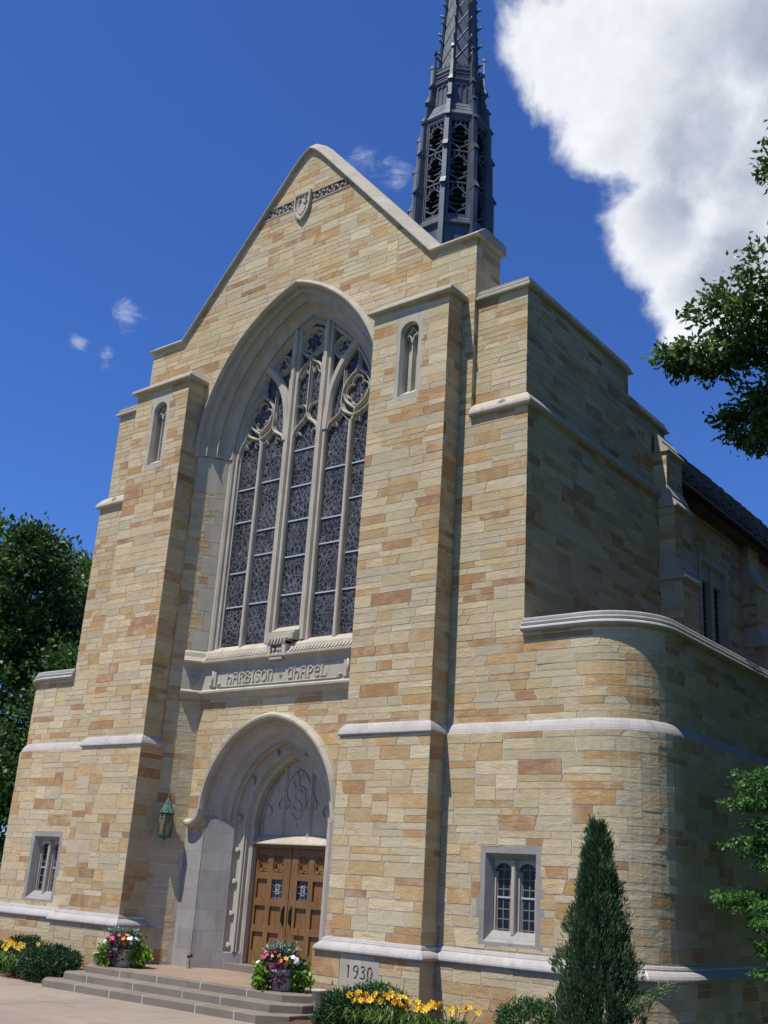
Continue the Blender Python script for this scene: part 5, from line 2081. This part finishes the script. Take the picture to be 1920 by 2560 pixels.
# ------------------------------------------------------------------ steps
def build_steps():
    root = thing('stone_steps', 'broad brown stone steps with cut corners below the double doors', 'steps', (0, -1.5, -.8))

    def tread(xf, yf, z0, z1, m, name, cut):
        mb = MB()
        pl = [(-xf - cut, -.3), (-xf - cut, yf + cut), (-xf, yf), (xf, yf), (xf + cut, yf + cut), (xf + cut, -.3)]
        n = len(pl)
        pl2 = []
        for x, y in pl:
            pl2.append((x * .997, y + (.012 if y < -.35 else 0)))
        v = [(x, y, z0) for x, y in pl] + [(x, y, z1 - .014) for x, y in pl] + [(x, y, z1) for x, y in pl2]
        f = [tuple(range(2 * n, 3 * n))]
        for k in (0, 1):
            for i in range(n):
                j = (i + 1) % n
                f.append((k * n + i, k * n + j, (k + 1) * n + j, (k + 1) * n + i))
        mb.add(v, f)
        o = mb.build(name, m, root)
        # pale joints between the blocks
        rng = random.Random(int(z1 * 1000))
        x = -xf + rng.uniform(.7, 1.2)
        while x < xf - .2:
            mj = MB()
            mj.box(x - .006, x + .006, yf - .002, yf + .4, z0, z1 + .0015)
            mj.build('joint', 'mortar', o)
            x += rng.uniform(1.0, 1.5)
    tread(3.12, -2.42, -.82, -.655, 'step_stone', 'tread', .42)
    tread(3.02, -1.97, -.70, -.515, 'step_stone', 'tread', .42)
    mb = MB()
    tread(2.90, -1.52, -.55, -.38, 'step_stone', 'tread', .44)
    # landing floor
    m = MB()
    m.add([(-2.86, -1.42, -.376), (2.86, -1.42, -.376), (2.86, -.2, -.376), (2.2, 1.7, -.376), (-2.2, 1.7, -.376), (-2.86, -.2, -.376)], [(0, 1, 2, 3, 4, 5)])
    m.build('landing', 'landing_stone', root)


build_steps()


# ------------------------------------------------------------------ lanterns
def make_lantern(s, label):
    cx, cy = s * 2.76, .13
    root = thing('wall_lantern', label, 'lantern', (cx, cy, 2.36), 'lanterns beside the doors')
    m = MB()
    m.lathe([(.175, 2.93), (.188, 2.955), (.15, 3.0), (.10, 3.12), (.045, 3.26), (.02, 3.30), (.03, 3.33), (.02, 3.36), (.008, 3.42), (.0, 3.44)], (cx, cy, 0), 6, smooth=False)
    for k in range(12):
        a = rad(30 * k)
        m.tube([(cx + .155 * math.cos(a), cy + .155 * math.sin(a), 2.95), (cx + .15 * math.cos(a), cy + .15 * math.sin(a), 3.04)], [.018, .006], 5)
    m.build('hood', 'verdigris', root)
    m = MB()
    m.lathe([(.142, 2.44), (.148, 2.90)], (cx, cy, 0), 6, smooth=False)
    m.build('glazing', 'amber_glass', root)
    m = MB()
    for k in range(6):
        a = rad(60 * k)
        m.tube([(cx + .148 * math.cos(a), cy + .148 * math.sin(a), 2.40), (cx + .152 * math.cos(a), cy + .152 * math.sin(a), 2.93)], .011, 6)
    for z in (2.44, 2.48, 2.84, 2.90):
        m.lathe([(.14, z - .012), (.162, z - .008), (.162, z + .008), (.14, z + .012)], (cx, cy, 0), 6, smooth=False)
    m.lathe([(.0, 2.33), (.03, 2.35), (.05, 2.38), (.14, 2.40), (.14, 2.43)], (cx, cy, 0), 6, smooth=False)
    m.build('cage', 'verdigris', root)
    m = MB()
    mf, L = splay_u(s)
    w = Vector(mf(.46, 2.9, 0))
    m.tube(curve([(w.x, w.y, 2.92), (w.x * .4 + cx * .6, w.y * .4 + cy * .6, 2.97), (cx, cy, 2.93)]), .018, 6)
    m.tube([(w.x, w.y, 2.5), (cx, cy, 2.46)], .014, 6)
    m.build('bracket', 'verdigris', root)


make_lantern(-1, 'green weathered copper lantern on the shaded wall left of the door arch')
make_lantern(1, 'green copper lantern mostly hidden behind the inner edge of the right buttress')


# ------------------------------------------------------------------ plants
def leaf_quads(rng, P, N, L, Wd, bend=0.15):
    """P (n,3) bases, N (n,3) directions; leaves as two-triangle diamonds folded on the midrib"""
    n = len(P)
    D = N / (np.linalg.norm(N, axis=1, keepdims=True) + 1e-9)
    rv = rng.normal(size=(n, 3))
    Sd = np.cross(D, rv)
    Sd /= np.linalg.norm(Sd, axis=1, keepdims=True) + 1e-9
    Up = np.cross(Sd, D)
    l = L * rng.uniform(.7, 1.25, (n, 1))
    w = Wd * rng.uniform(.7, 1.25, (n, 1))
    a = P
    b = P + D * l * .5 + Sd * w * .5 + Up * l * bend * .5
    c = P + D * l - Up * l * bend * .4
    d = P + D * l * .5 - Sd * w * .5 + Up * l * bend * .5
    return np.stack([a, b, c, d], axis=1).reshape(-1, 3)


def leaf_object(name, verts, mat, parent, tone):
    n = len(verts) // 4
    me = bpy.data.meshes.new(name)
    me.vertices.add(len(verts))
    me.vertices.foreach_set('co', verts.astype(np.float32).ravel())
    me.loops.add(n * 4)
    me.loops.foreach_set('vertex_index', np.arange(n * 4, dtype=np.int32))
    me.polygons.add(n)
    me.polygons.foreach_set('loop_start', np.arange(0, n * 4, 4, dtype=np.int32))
    me.update(calc_edges=True)
    me.validate()
    me.materials.append(MATS[mat])
    at = me.attributes.new('tone', 'FLOAT_VECTOR', 'FACE')
    tv = np.zeros((n, 3), np.float32)
    tv[:, 0] = np.clip(tone, 0, 1)
    at.data.foreach_set('vector', tv.ravel())
    o = bpy.data.objects.new(name, me)
    COL.objects.link(o)
    if parent is not None:
        o.parent = parent
        o.matrix_parent_inverse = Matrix.Translation(-Vector(parent.location))
    return o


def clumps(rng, blobs, per, spread, shell=0.55, flat=0.7):
    """points gathered into leafy sprays through ellipsoids; blobs = (x,y,z,rx,ry,rz,weight)"""
    out, cen = [], []
    for (x, y, z, rx, ry, rz, wgt) in blobs:
        k = int(wgt)
        d = rng.normal(size=(k, 3))
        d /= np.linalg.norm(d, axis=1, keepdims=True)
        r = shell + (1 - shell) * rng.random((k, 1)) ** .6
        r *= rng.uniform(.86, 1.12, (k, 1))
        c = np.array([x, y, z]) + d * r * np.array([rx, ry, rz])
        pts = np.repeat(c, per, axis=0) + rng.normal(size=(k * per, 3)) * np.array([spread, spread, spread * flat])
        out.append(pts)
        cen.append(np.repeat(d + np.array([0, 0, .25]), per, axis=0))
    return np.concatenate(out), np.concatenate(cen)


def make_tree(name, label, cat, base, blobs, per, spread, L, Wd, mat, seed, trunk, limbs, group=None, droop=0.0, shell=.5, flat=.7, unseen_canopy=()):
    rng = np.random.default_rng(seed)
    root = thing(name, label, cat, base, group)
    m = MB()
    m.tube(*trunk, sides=10)
    for pts, rr in limbs:
        m.tube(curve(pts, 5), np.interp(np.linspace(0, 1, (len(pts) - 1) * 5 + 1), np.linspace(0, 1, len(rr)), rr), 6)
    m.build('trunk', 'bark', root)
    P, D = clumps(rng, blobs, per, spread, shell, flat)
    N = D * .8 + rng.normal(size=P.shape) * .8
    N[:, 2] -= droop
    tone = rng.normal(.5, .2, len(P))
    # whole sprays share a tint
    tone += np.repeat(rng.normal(0, .16, (len(P) + per - 1) // per), per)[:len(P)]
    v = leaf_quads(rng, P, N, L, Wd)
    if unseen_canopy:  # coarse out-of-view leaves, added only to block sky light
        P2, D2 = clumps(rng, unseen_canopy, 26, .55, .55, .8)
        v = np.concatenate([v, leaf_quads(rng, P2, D2 * .5 + rng.normal(size=P2.shape), .46, .27)])
        tone = np.concatenate([tone, rng.normal(.5, .2, len(P2))])
    leaf_object('crown', v, mat, root, tone)
    return root


def straight(b, top, r0, r1):
    b, top = Vector(b), Vector(top)
    return ([b, b.lerp(top, .3) + Vector((.06, .05, 0)), b.lerp(top, .65) + Vector((-.08, .04, 0)), top], [r0, r0 * .8, r0 * .5 + r1 * .5, r1])


# trees on the left, beyond the wing
make_tree('shade_tree', 'large dark green tree at the left edge rising behind the low wing', 'tree', (-25.0, 8.6, -.85),
          [(-24.4, 8.2, 12.7, 3.5, 3.6, 3.2, 170), (-24.2, 8.4, 8.2, 4.0, 3.8, 3.4, 170), (-24.6, 8.8, 4.6, 3.6, 3.6, 2.6, 110), (-22.3, 8.0, 14.0, 1.5, 1.5, 1.4, 40), (-22.0, 8.8, 10.2, 1.9, 1.8, 1.6, 60)],
          70, .34, .30, .15, 'dark_leaf', 1, straight((-25, 8.6, -.85), (-24.5, 8.3, 13.5), .42, .08),
          [([(-24.8, 8.5, 5), (-23.2, 8.4, 7), (-22, 8.6, 10)], [.18, .1, .04]), ([(-24.7, 8.5, 7), (-26, 8.0, 10)], [.16, .05]), ([(-24.7, 8.4, 9), (-23, 8, 13.5)], [.14, .04])])
make_tree('shade_tree', 'loose lighter tree showing its crown just left of the shoulder of the left tower', 'tree', (-31.2, 17.6, -.85),
          [(-31.6, 17.4, 15.6, 2.3, 2.3, 2.6, 80), (-31.4, 17.6, 11.6, 3.2, 3.0, 3.0, 100), (-33.6, 16.8, 13.0, 2.4, 2.4, 3.0, 60)],
          48, .42, .34, .17, 'oak_leaf', 2, straight((-31.2, 17.6, -.85), (-31.6, 17.4, 17), .34, .06),
          [([(-31.3, 17.5, 8), (-33, 17, 12)], [.16, .05]), ([(-31.4, 17.5, 10), (-30.4, 17.6, 14)], [.13, .04])])
make_tree('shade_tree', 'low dark tree in deep shade close behind the left wing', 'tree', (-18.8, 8.5, -.85),
          [(-19.0, 8.3, 5.4, 2.6, 2.4, 3.2, 150), (-18.6, 8.8, 8.3, 1.9, 1.8, 2.0, 60), (-21.2, 7.4, 3.0, 2.2, 2.0, 2.4, 80)],
          60, .30, .26, .13, 'dark_leaf', 3, straight((-18.8, 8.5, -.85), (-18.6, 8.6, 8.5), .28, .05),
          [([(-18.8, 8.5, 3), (-20.5, 7.8, 4.5)], [.12, .04])])

# big oak reaching in from the right
make_tree('oak_tree', 'tall oak reaching dark leafy branches into the sky at the right edge', 'tree', (17.5, 5.2, -.85),
          [(11.95, 2.9, 14.5, 1.7, 1.4, 1.0, 46), (10.95, 2.9, 13.6, 1.3, 1.1, .75, 38), (9.9, 2.9, 12.95, 1.0, .9, .36, 26), (9.15, 2.8, 12.95, .55, .5, .22, 9),
           (10.9, 3.9, 12.0, 1.1, 1.0, .50, 36), (10.35, 4.1, 11.55, .75, .8, .35, 18), (11.9, 3.4, 12.9, 1.2, 1.2, .9, 44),
           (12.1, 2.9, 17.0, .95, 1.0, .50, 24), (12.5, 2.9, 18.2, 1.1, 1.1, .7, 26),
           (14.8, 4.2, 15.5, 2.4, 2.6, 3.0, 90)],
          62, .16, .17, .085, 'oak_leaf', 4, straight((17.5, 5.2, -.85), (17.3, 5.0, 16), .5, .12),
          [([(17.4, 5.1, 8), (14.5, 4.2, 11.5), (11.8, 3.2, 13.2), (9.2, 2.85, 12.9)], [.26, .15, .07, .015]), ([(14.5, 4.2, 11.5), (12.2, 3.8, 11.8), (10.3, 4.1, 11.5)], [.11, .06, .015]),
           ([(17.4, 5.0, 11), (14, 3.8, 15), (11.6, 2.9, 17)], [.2, .1, .02]), ([(14, 3.8, 15), (12.5, 2.9, 18.4)], [.08, .02]), ([(11.8, 3.2, 13.2), (11.4, 3.0, 14.2), (11.2, 2.9, 14.9)], [.06, .035, .01]),
           ([(17.4, 5.0, 12), (19, 5.5, 18)], [.2, .05])], droop=.35, shell=.25, flat=.6,
          unseen_canopy=[(18.5, 5.0, 16.0, 3.6, 6.0, 4.5, 260), (18.5, 5.0, 9.0, 3.8, 7.0, 4.2, 300), (19.0, 14.0, 13.0, 3.4, 5.5, 5.5, 260), (19.0, 15.0, 6.0, 3.6, 6.5, 4.0, 220), (15.0, 16.0, 10.5, 2.6, 5.0, 5.0, 220), (14.5, 27.0, 9.0, 3.0, 6.0, 5.0, 220), (20.5, -2.0, 10.0, 3.2, 3.4, 5.0, 200), (18.5, 5.0, 3.2, 3.6, 7.0, 2.6, 200)])  # unseen canopy added to cut sky light on the side wall and nave

# light green tree beside the rounded corner
make_tree('feathery_tree', 'small bright green tree with layered drooping sprays beside the rounded corner', 'tree', (12.6, 1.6, -.85),
          [(11.60, .75, 3.66, .90, .8, .14, 34), (11.30, .7, 3.28, .70, .7, .12, 26), (11.75, .8, 2.98, .95, .8, .14, 34), (11.15, .7, 2.66, .62, .6, .12, 24), (11.55, .8, 2.36, .95, .8, .14, 36),
           (11.00, .7, 1.74, .70, .65, .12, 28), (11.5, .85, 1.46, .95, .8, .13, 36), (11.45, .9, 1.02, .75, .7, .12, 26), (11.7, .9, .66, .85, .8, .13, 30), (11.9, 1.0, .18, .8, .7, .14, 24), (12.1, 1.1, 1.9, .7, .8, .6, 40),
           (13.2, 1.8, 3.6, 1.5, 1.4, 1.2, 90), (13.2, 1.8, 1.8, 1.6, 1.5, 1.3, 90), (12.6, 1.4, 2.8, .9, .9, 1.4, 70)],
          70, .085, .085, .034, 'light_leaf', 5, straight((12.6, 1.6, -.85), (12.7, 1.5, 3.6), .10, .03),
          [([(12.6, 1.6, .6), (12.0, 1.1, .9), (11.4, .8, .95)], [.04, .025, .008]), ([(12.6, 1.5, 1.4), (11.9, 1.0, 1.6), (11.1, .7, 1.5)], [.04, .025, .008]),
           ([(12.6, 1.5, 2.0), (12, 1.0, 2.4), (11.2, .75, 2.35)], [.04, .025, .008]), ([(12.7, 1.5, 2.8), (12, 1, 3.1), (11.2, .7, 3.0)], [.035, .02, .008]), ([(12.7, 1.5, 3.2), (12.2, 1.0, 3.6), (11.3, .7, 3.6)], [.03, .02, .008])], droop=.35, shell=.1, flat=.35)


def make_juniper():
    rng = np.random.default_rng(12)
    bx, by = 9.36, -1.6
    root = thing('juniper', 'narrow dark green columnar juniper pointed like a flame before the right wing', 'shrub', (bx, by, -.72))
    m = MB()
    m.tube([(bx, by, -.75), (bx + .02, by, 1.2), (bx - .02, by, 2.72)], [.07, .045, .01], 8)
    m.build('trunk', 'bark', root)
    n = 3000
    t = rng.random(n) ** .95
    z = -.62 + 3.22 * t
    R = .60 * np.interp(t, [0, .12, .25, .45, .65, .8, .92, 1.0], [.72, .95, 1.0, .80, .53, .33, .17, .02])
    ang = rng.random(n) * 2 * np.pi
    lob = 1 + .15 * np.sin(5 * ang + 3.1 * z) + .13 * np.sin(11 * z + 2 * ang) + .08 * np.sin(23 * z - 3 * ang)
    rr = R * lob * rng.uniform(.12, 1.0, n) ** .5
    C = np.stack([bx + rr * np.cos(ang), by + rr * np.sin(ang), z], 1)
    per = 17
    out = np.stack([np.cos(ang), np.sin(ang), np.full(n, 1.9)], 1)
    P = np.repeat(C, per, axis=0) + rng.normal(size=(n * per, 3)) * np.array([.022, .022, .05])
    P += np.repeat(out * np.abs(rng.normal(0, .035, (n, 1))), per, axis=0)
    N = np.repeat(out, per, axis=0) + rng.normal(size=(n * per, 3)) * .42
    tone = np.repeat(rng.normal(.45, .2, n), per) + rng.normal(0, .15, n * per)
    v = leaf_quads(rng, P, N, .085, .017)
    # one stray spray low on the right
    k = 500
    s = rng.random(k)
    P2 = np.stack([bx + .55 + .75 * s, by - .2 - .1 * s, .10 + .42 * s], 1) + rng.normal(size=(k, 3)) * .04
    v2 = leaf_quads(rng, P2, np.array([[.7, -.1, .6]]) + rng.normal(size=(k, 3)) * .5, .075, .013)
    leaf_object('foliage', np.concatenate([v, v2]), 'juniper_leaf', root, np.concatenate([tone, rng.normal(.9, .1, k)]))
    return root


make_juniper()


def make_shrub(name, label, c, r, mat, seed, n, per, L, Wd, cat='shrub', group=None):
    rng = np.random.default_rng(seed)
    root = thing(name, label, cat, (c[0], c[1], -.72), group)
    m = MB()
    for k in range(5):
        a = rad(72 * k)
        m.tube([(c[0], c[1], -.75), (c[0] + r[0] * .5 * math.cos(a), c[1] + r[1] * .5 * math.sin(a), c[2])], [.03, .01], 5)
    m.build('stem', 'bark', root)
    P, D = clumps(rng, [(c[0], c[1], c[2], r[0], r[1], r[2], n)], per, .045, .72, .8)
    N = D + rng.normal(size=P.shape) * .65
    N[:, 2] += .3
    tone = np.repeat(rng.normal(.5, .2, n), per) + rng.normal(0, .15, len(P))
    leaf_object('foliage', leaf_quads(rng, P, N, L, Wd), mat, root, tone)
    return root


make_shrub('boxwood', 'large clipped rounded bush under the date stone', (5.02, -1.45, -.46), (.62, .60, .42), 'boxwood_leaf', 21, 520, 22, .055, .026)
make_shrub('boxwood', 'rounded clipped bush between the yellow lilies and the juniper', (8.14, -1.5, -.40), (.54, .52, .46), 'boxwood_leaf', 22, 420, 22, .050, .024)
make_shrub('leafy_shrub', 'loose leafy shrub at the foot of the buttress left of the yellow lilies', (4.92, -2.2, -.52), (.42, .40, .38), 'shrub_leaf', 23, 300, 16, .095, .03)
make_shrub('leafy_shrub', 'dark spreading bush left of the steps', (-3.98, -1.62, -.50), (.72, .55, .40), 'shrub_leaf', 24, 380, 20, .085, .034)
make_shrub('leafy_shrub', 'green bush against the wall behind the lilies at the left edge', (-6.0, -1.0, -.42), (.8, .5, .36), 'shrub_leaf', 25, 300, 20, .085, .034)


# day lilies -----------------------------------------------------------------
def make_lily(c, r, h, nbl, nfl, seed, label, group):
    rng = np.random.default_rng(seed)
    root = thing('daylily', label, 'flower clump', (c[0], c[1], c[2]), group)
    # arching strap leaves
    V, T = [], []
    for k in range(nbl):
        a = rng.random() * 2 * math.pi
        b0 = np.array([c[0] + rng.normal() * r * .35, c[1] + rng.normal() * r * .35, c[2] - .02])
        d = np.array([math.cos(a), math.sin(a), 0])
        s = np.array([-math.sin(a), math.cos(a), 0])
        hh = h * rng.uniform(.6, .95)
        rr = r * rng.uniform(.5, 1.0)
        pts = [b0, b0 + d * rr * .25 + [0, 0, hh * .6], b0 + d * rr * .65 + [0, 0, hh * .9], b0 + d * rr * 1.1 + [0, 0, hh * rng.uniform(.45, .8)]]
        ws = [.012, .014, .010, .001]
        tt = rng.normal(.5, .22)
        for i in range(3):
            V += [pts[i] - s * ws[i], pts[i] + s * ws[i], pts[i + 1] + s * ws[i + 1], pts[i + 1] - s * ws[i + 1]]
            T.append(tt)
    leaf_object('foliage', np.array(V), 'blade_leaf', root, np.array(T))
    for k in range(nfl):
        a = rng.random() * 2 * math.pi
        q = r * rng.uniform(.1, 1.25)
        p = Vector((c[0] + q * math.cos(a), c[1] + q * math.sin(a), c[2] + h * rng.uniform(.92, 1.22)))
        dirn = Vector((rng.normal() * .5 + .25, rng.normal() * .5 - .35, .55)).normalized()
        m = MB()
        t = dirn.cross(Vector((.1, .2, 1))).normalized()
        b = dirn.cross(t)
        R = rng.uniform(.05, .066)
        bud = rng.random() < .25
        tn = float(np.clip(rng.normal(.5, .3), 0, 1))
        if bud:
            m.tube([p, p + dirn * .035, p + dirn * .07], [.006, .012, .003], 6, tone=(tn * .4, 0, 0))
        else:
            for j in range(6):
                w = rad(60 * j)
                o = t * math.cos(w) + b * math.sin(w)
                sdv = (o.cross(dirn)).normalized()
                wd = R * (.34 if j % 2 else .44)
                P0, P1, P2 = p, p + o * R * .6 + dirn * R * .55, p + o * R * 1.15 + dirn * R * .42
                m.add([P0, P1 - sdv * wd, P2, P1 + sdv * wd], [(0, 1, 2, 3)], 0, (tn, 0, 0))
            for j in range(3):
                m.tube([p, p + dirn * R * .8 + t * .008 * (j - 1)], .0022, 4, tone=(0, 0, 0))
        m.add([], [])
        base = Vector((c[0] + q * .35 * math.cos(a), c[1] + q * .35 * math.sin(a), c[2]))
        m.tube(curve([base, base.lerp(p, .6) + Vector((0, 0, .06)), p], 3), [.006, .005, .005, .005, .005, .004, .004], 5, mi=1, tone=(.5, 0, 0))
        m.build('flower', ['orange_petal' if (bud or rng.random() < .06) else 'yellow_petal', 'blade_leaf'], root, fix=False)


RB = 'yellow day lilies in the right bed'
make_lily((5.35, -2.25, -.66), .38, .46, 110, 22, 31, 'yellow day lilies at the left end of the right bed, before the large round bush', RB)
make_lily((5.95, -2.30, -.66), .38, .52, 110, 25, 32, 'tall yellow day lilies below the right buttress, second clump from the left', RB)
make_lily((6.55, -2.20, -.66), .38, .46, 110, 22, 33, 'yellow day lilies before the shaded corner of the buttress, third from the left', RB)
make_lily((7.15, -2.15, -.66), .38, .46, 110, 18, 34, 'yellow day lilies at the right end of the row next to the small round bush', RB)
LB = 'yellow day lilies in the left bed'
make_lily((-5.0, -1.80, -.70), .44, .48, 120, 20, 35, 'yellow day lilies beside the dark spreading bush left of the steps', LB)
make_lily((-5.75, -1.65, -.70), .46, .50, 130, 24, 36, 'yellow day lilies cut by the left edge of the photo', LB)


# planters ---------------------------------------------------------------------
def make_planter(c, label, seed, spike, hide=1.0):
    rng = np.random.default_rng(seed)
    x, y, z = c
    root = thing('planter', label, 'planter', c, 'flower planters flanking the doors')
    m = MB()
    m.lathe([(.19, 0), (.21, .02), (.25, .30), (.29, .335), (.295, .375), (.26, .38), (.25, .34)], c, 20)
    m.build('pot', 'pot_concrete', root)

    def spray(name, mat, n, per, ctr, rad3, L, Wd, droop, shell=.5, sp=.05):
        P, D = clumps(rng, [(*ctr, *rad3, n)], per, sp, shell, .8)
        N = D * .8 + rng.normal(size=P.shape) * .6
        N[:, 2] -= droop
        leaf_object(name, leaf_quads(rng, P, N, L, Wd), mat, root, np.repeat(rng.normal(.5, .22, n), per) + rng.normal(0, .15, len(P)))
    # lime green trailing vine on both sides
    for s in (-1, 1):
        spray('trailing_vine', 'lime_leaf', 46, 9, (x + s * .27, y - .04 + s * .19, z + .25), (.18, .18, .24), .11, .078, .9, .4)
    spray('foliage', 'shrub_leaf', 60, 12, (x, y, z + .50), (.40, .34, .17), .09, .045, -.2)
    spray('purple_foliage', 'purple_leaf', 34, 10, (x + .02, y - .24, z + .32), (.22, .12, .16), .08, .05, .6)
    spray('silver_foliage', 'silver_leaf', 24, 12, (x - .10, y + .04, z + .70), (.30, .22, .07), .09, .03, -.3)
    cl = [('pink_flower', 'pink_petal', 30, (x - .14, y - .20, z + .55), (.27, .14, .15)), ('white_flower', 'white_petal', 16, (x - .44, y - .10, z + .42), (.10, .18, .16)),
          ('white_flower', 'white_petal', 8, (x + .34, y - .14, z + .58), (.12, .12, .08)), ('orange_flower', 'orange_petal', 7, (x + .18, y - .22, z + .58), (.16, .10, .12))]
    for nm, mt, n, ctr, r3 in cl:
        P, D = clumps(rng, [(*ctr, *r3, n)], 1, .0, .7)
        V, T = [], []
        for p, d in zip(P, D):
            d = Vector(d) + Vector((.2, -.5, .3))
            d.normalize()
            t = d.cross(Vector((.3, .1, 1))).normalized()
            b = d.cross(t)
            R = rng.uniform(.032, .046)
            tt = rng.random()
            for j in range(5):
                w = rad(72 * j)
                o = t * math.cos(w) + b * math.sin(w)
                q = o.cross(d)
                pv = Vector(p)
                V += [pv, pv + o * R * .75 + q * R * .55 + d * .008, pv + o * R * 1.15 + d * .004, pv + o * R * .75 - q * R * .55 + d * .008]
                T.append(tt + .1 * j)
        leaf_object(nm, np.array([tuple(q) for q in V]), mt, root, np.array(T))
    V, T = [], []
    for k in range(24):
        a = rng.random() * 6.283
        d = np.array([math.cos(a), math.sin(a), 0]) * rng.uniform(.05, .26)
        s = np.array([-math.sin(a), math.cos(a), 0]) * .010
        b0 = np.array([x + .08, y + .05, z + .5])
        p1, p2 = b0 + d * .45 + [0, 0, spike * .6], b0 + d + [0, 0, spike * rng.uniform(.75, 1.05)]
        V += [b0 - s, b0 + s, p1 + s * .9, p1 - s * .9, p1 - s * .9, p1 + s * .9, p2 + s * .1, p2 - s * .1]
        T += [rng.random()] * 2
    leaf_object('spike_grass', np.array(V), 'blade_leaf', root, np.array(T))


make_planter((-2.34, -.95, -.378), 'round pot of pink flowers and lime green vine at the left buttress', 41, .34)
make_planter((2.42, -1.02, -.378), 'round pot of pink and white flowers with tall grass at the right buttress', 42, .50)


def make_pot(c, label):
    root_m = MB()
    root_m.lathe([(.09, 0), (.095, .01), (.125, .20), (.145, .21), (.145, .245), (.12, .245), (.115, .21), (.0, .19)], c, 18)
    o = root_m.build('flowerpot', 'pot_concrete')
    tag(o, label, 'flowerpot', 'small empty pots beside the steps')


make_pot((-2.98, -1.12, -.378), 'small empty concrete pot at the left corner of the landing')
make_pot((3.43, -1.12, -.50), 'small empty concrete pot between the steps and the right buttress')
mbx = MB()
mbx.box(3.3, 3.56, -1.25, -.99, -.84, -.502)
tag(mbx.build('stone_block', 'step_stone'), 'low stone block under the small pot by the right buttress', 'block')


# small spotlight on the landing -------------------------------------------
def make_spot():
    c = Vector((-1.80, .48, -.376))
    root = thing('spotlight', 'small black spotlight on a stake at the foot of the left door jamb', 'spotlight', c)
    m = MB()
    m.tube([c, c + Vector((-.06, .02, .22))], .008, 6)
    m.lathe([(.05, 0), (.05, .012), (.0, .014)], c, 12)
    m.build('stake', 'black_iron', root)
    m = MB()
    p = c + Vector((-.06, .02, .24))
    m.tube([p + Vector((-.04, -.02, -.02)), p + Vector((-.01, 0, 0)), p + Vector((.06, .03, .03))], [.018, .03, .04], 10)
    m.build('lamp_head', 'black_iron', root)


make_spot()
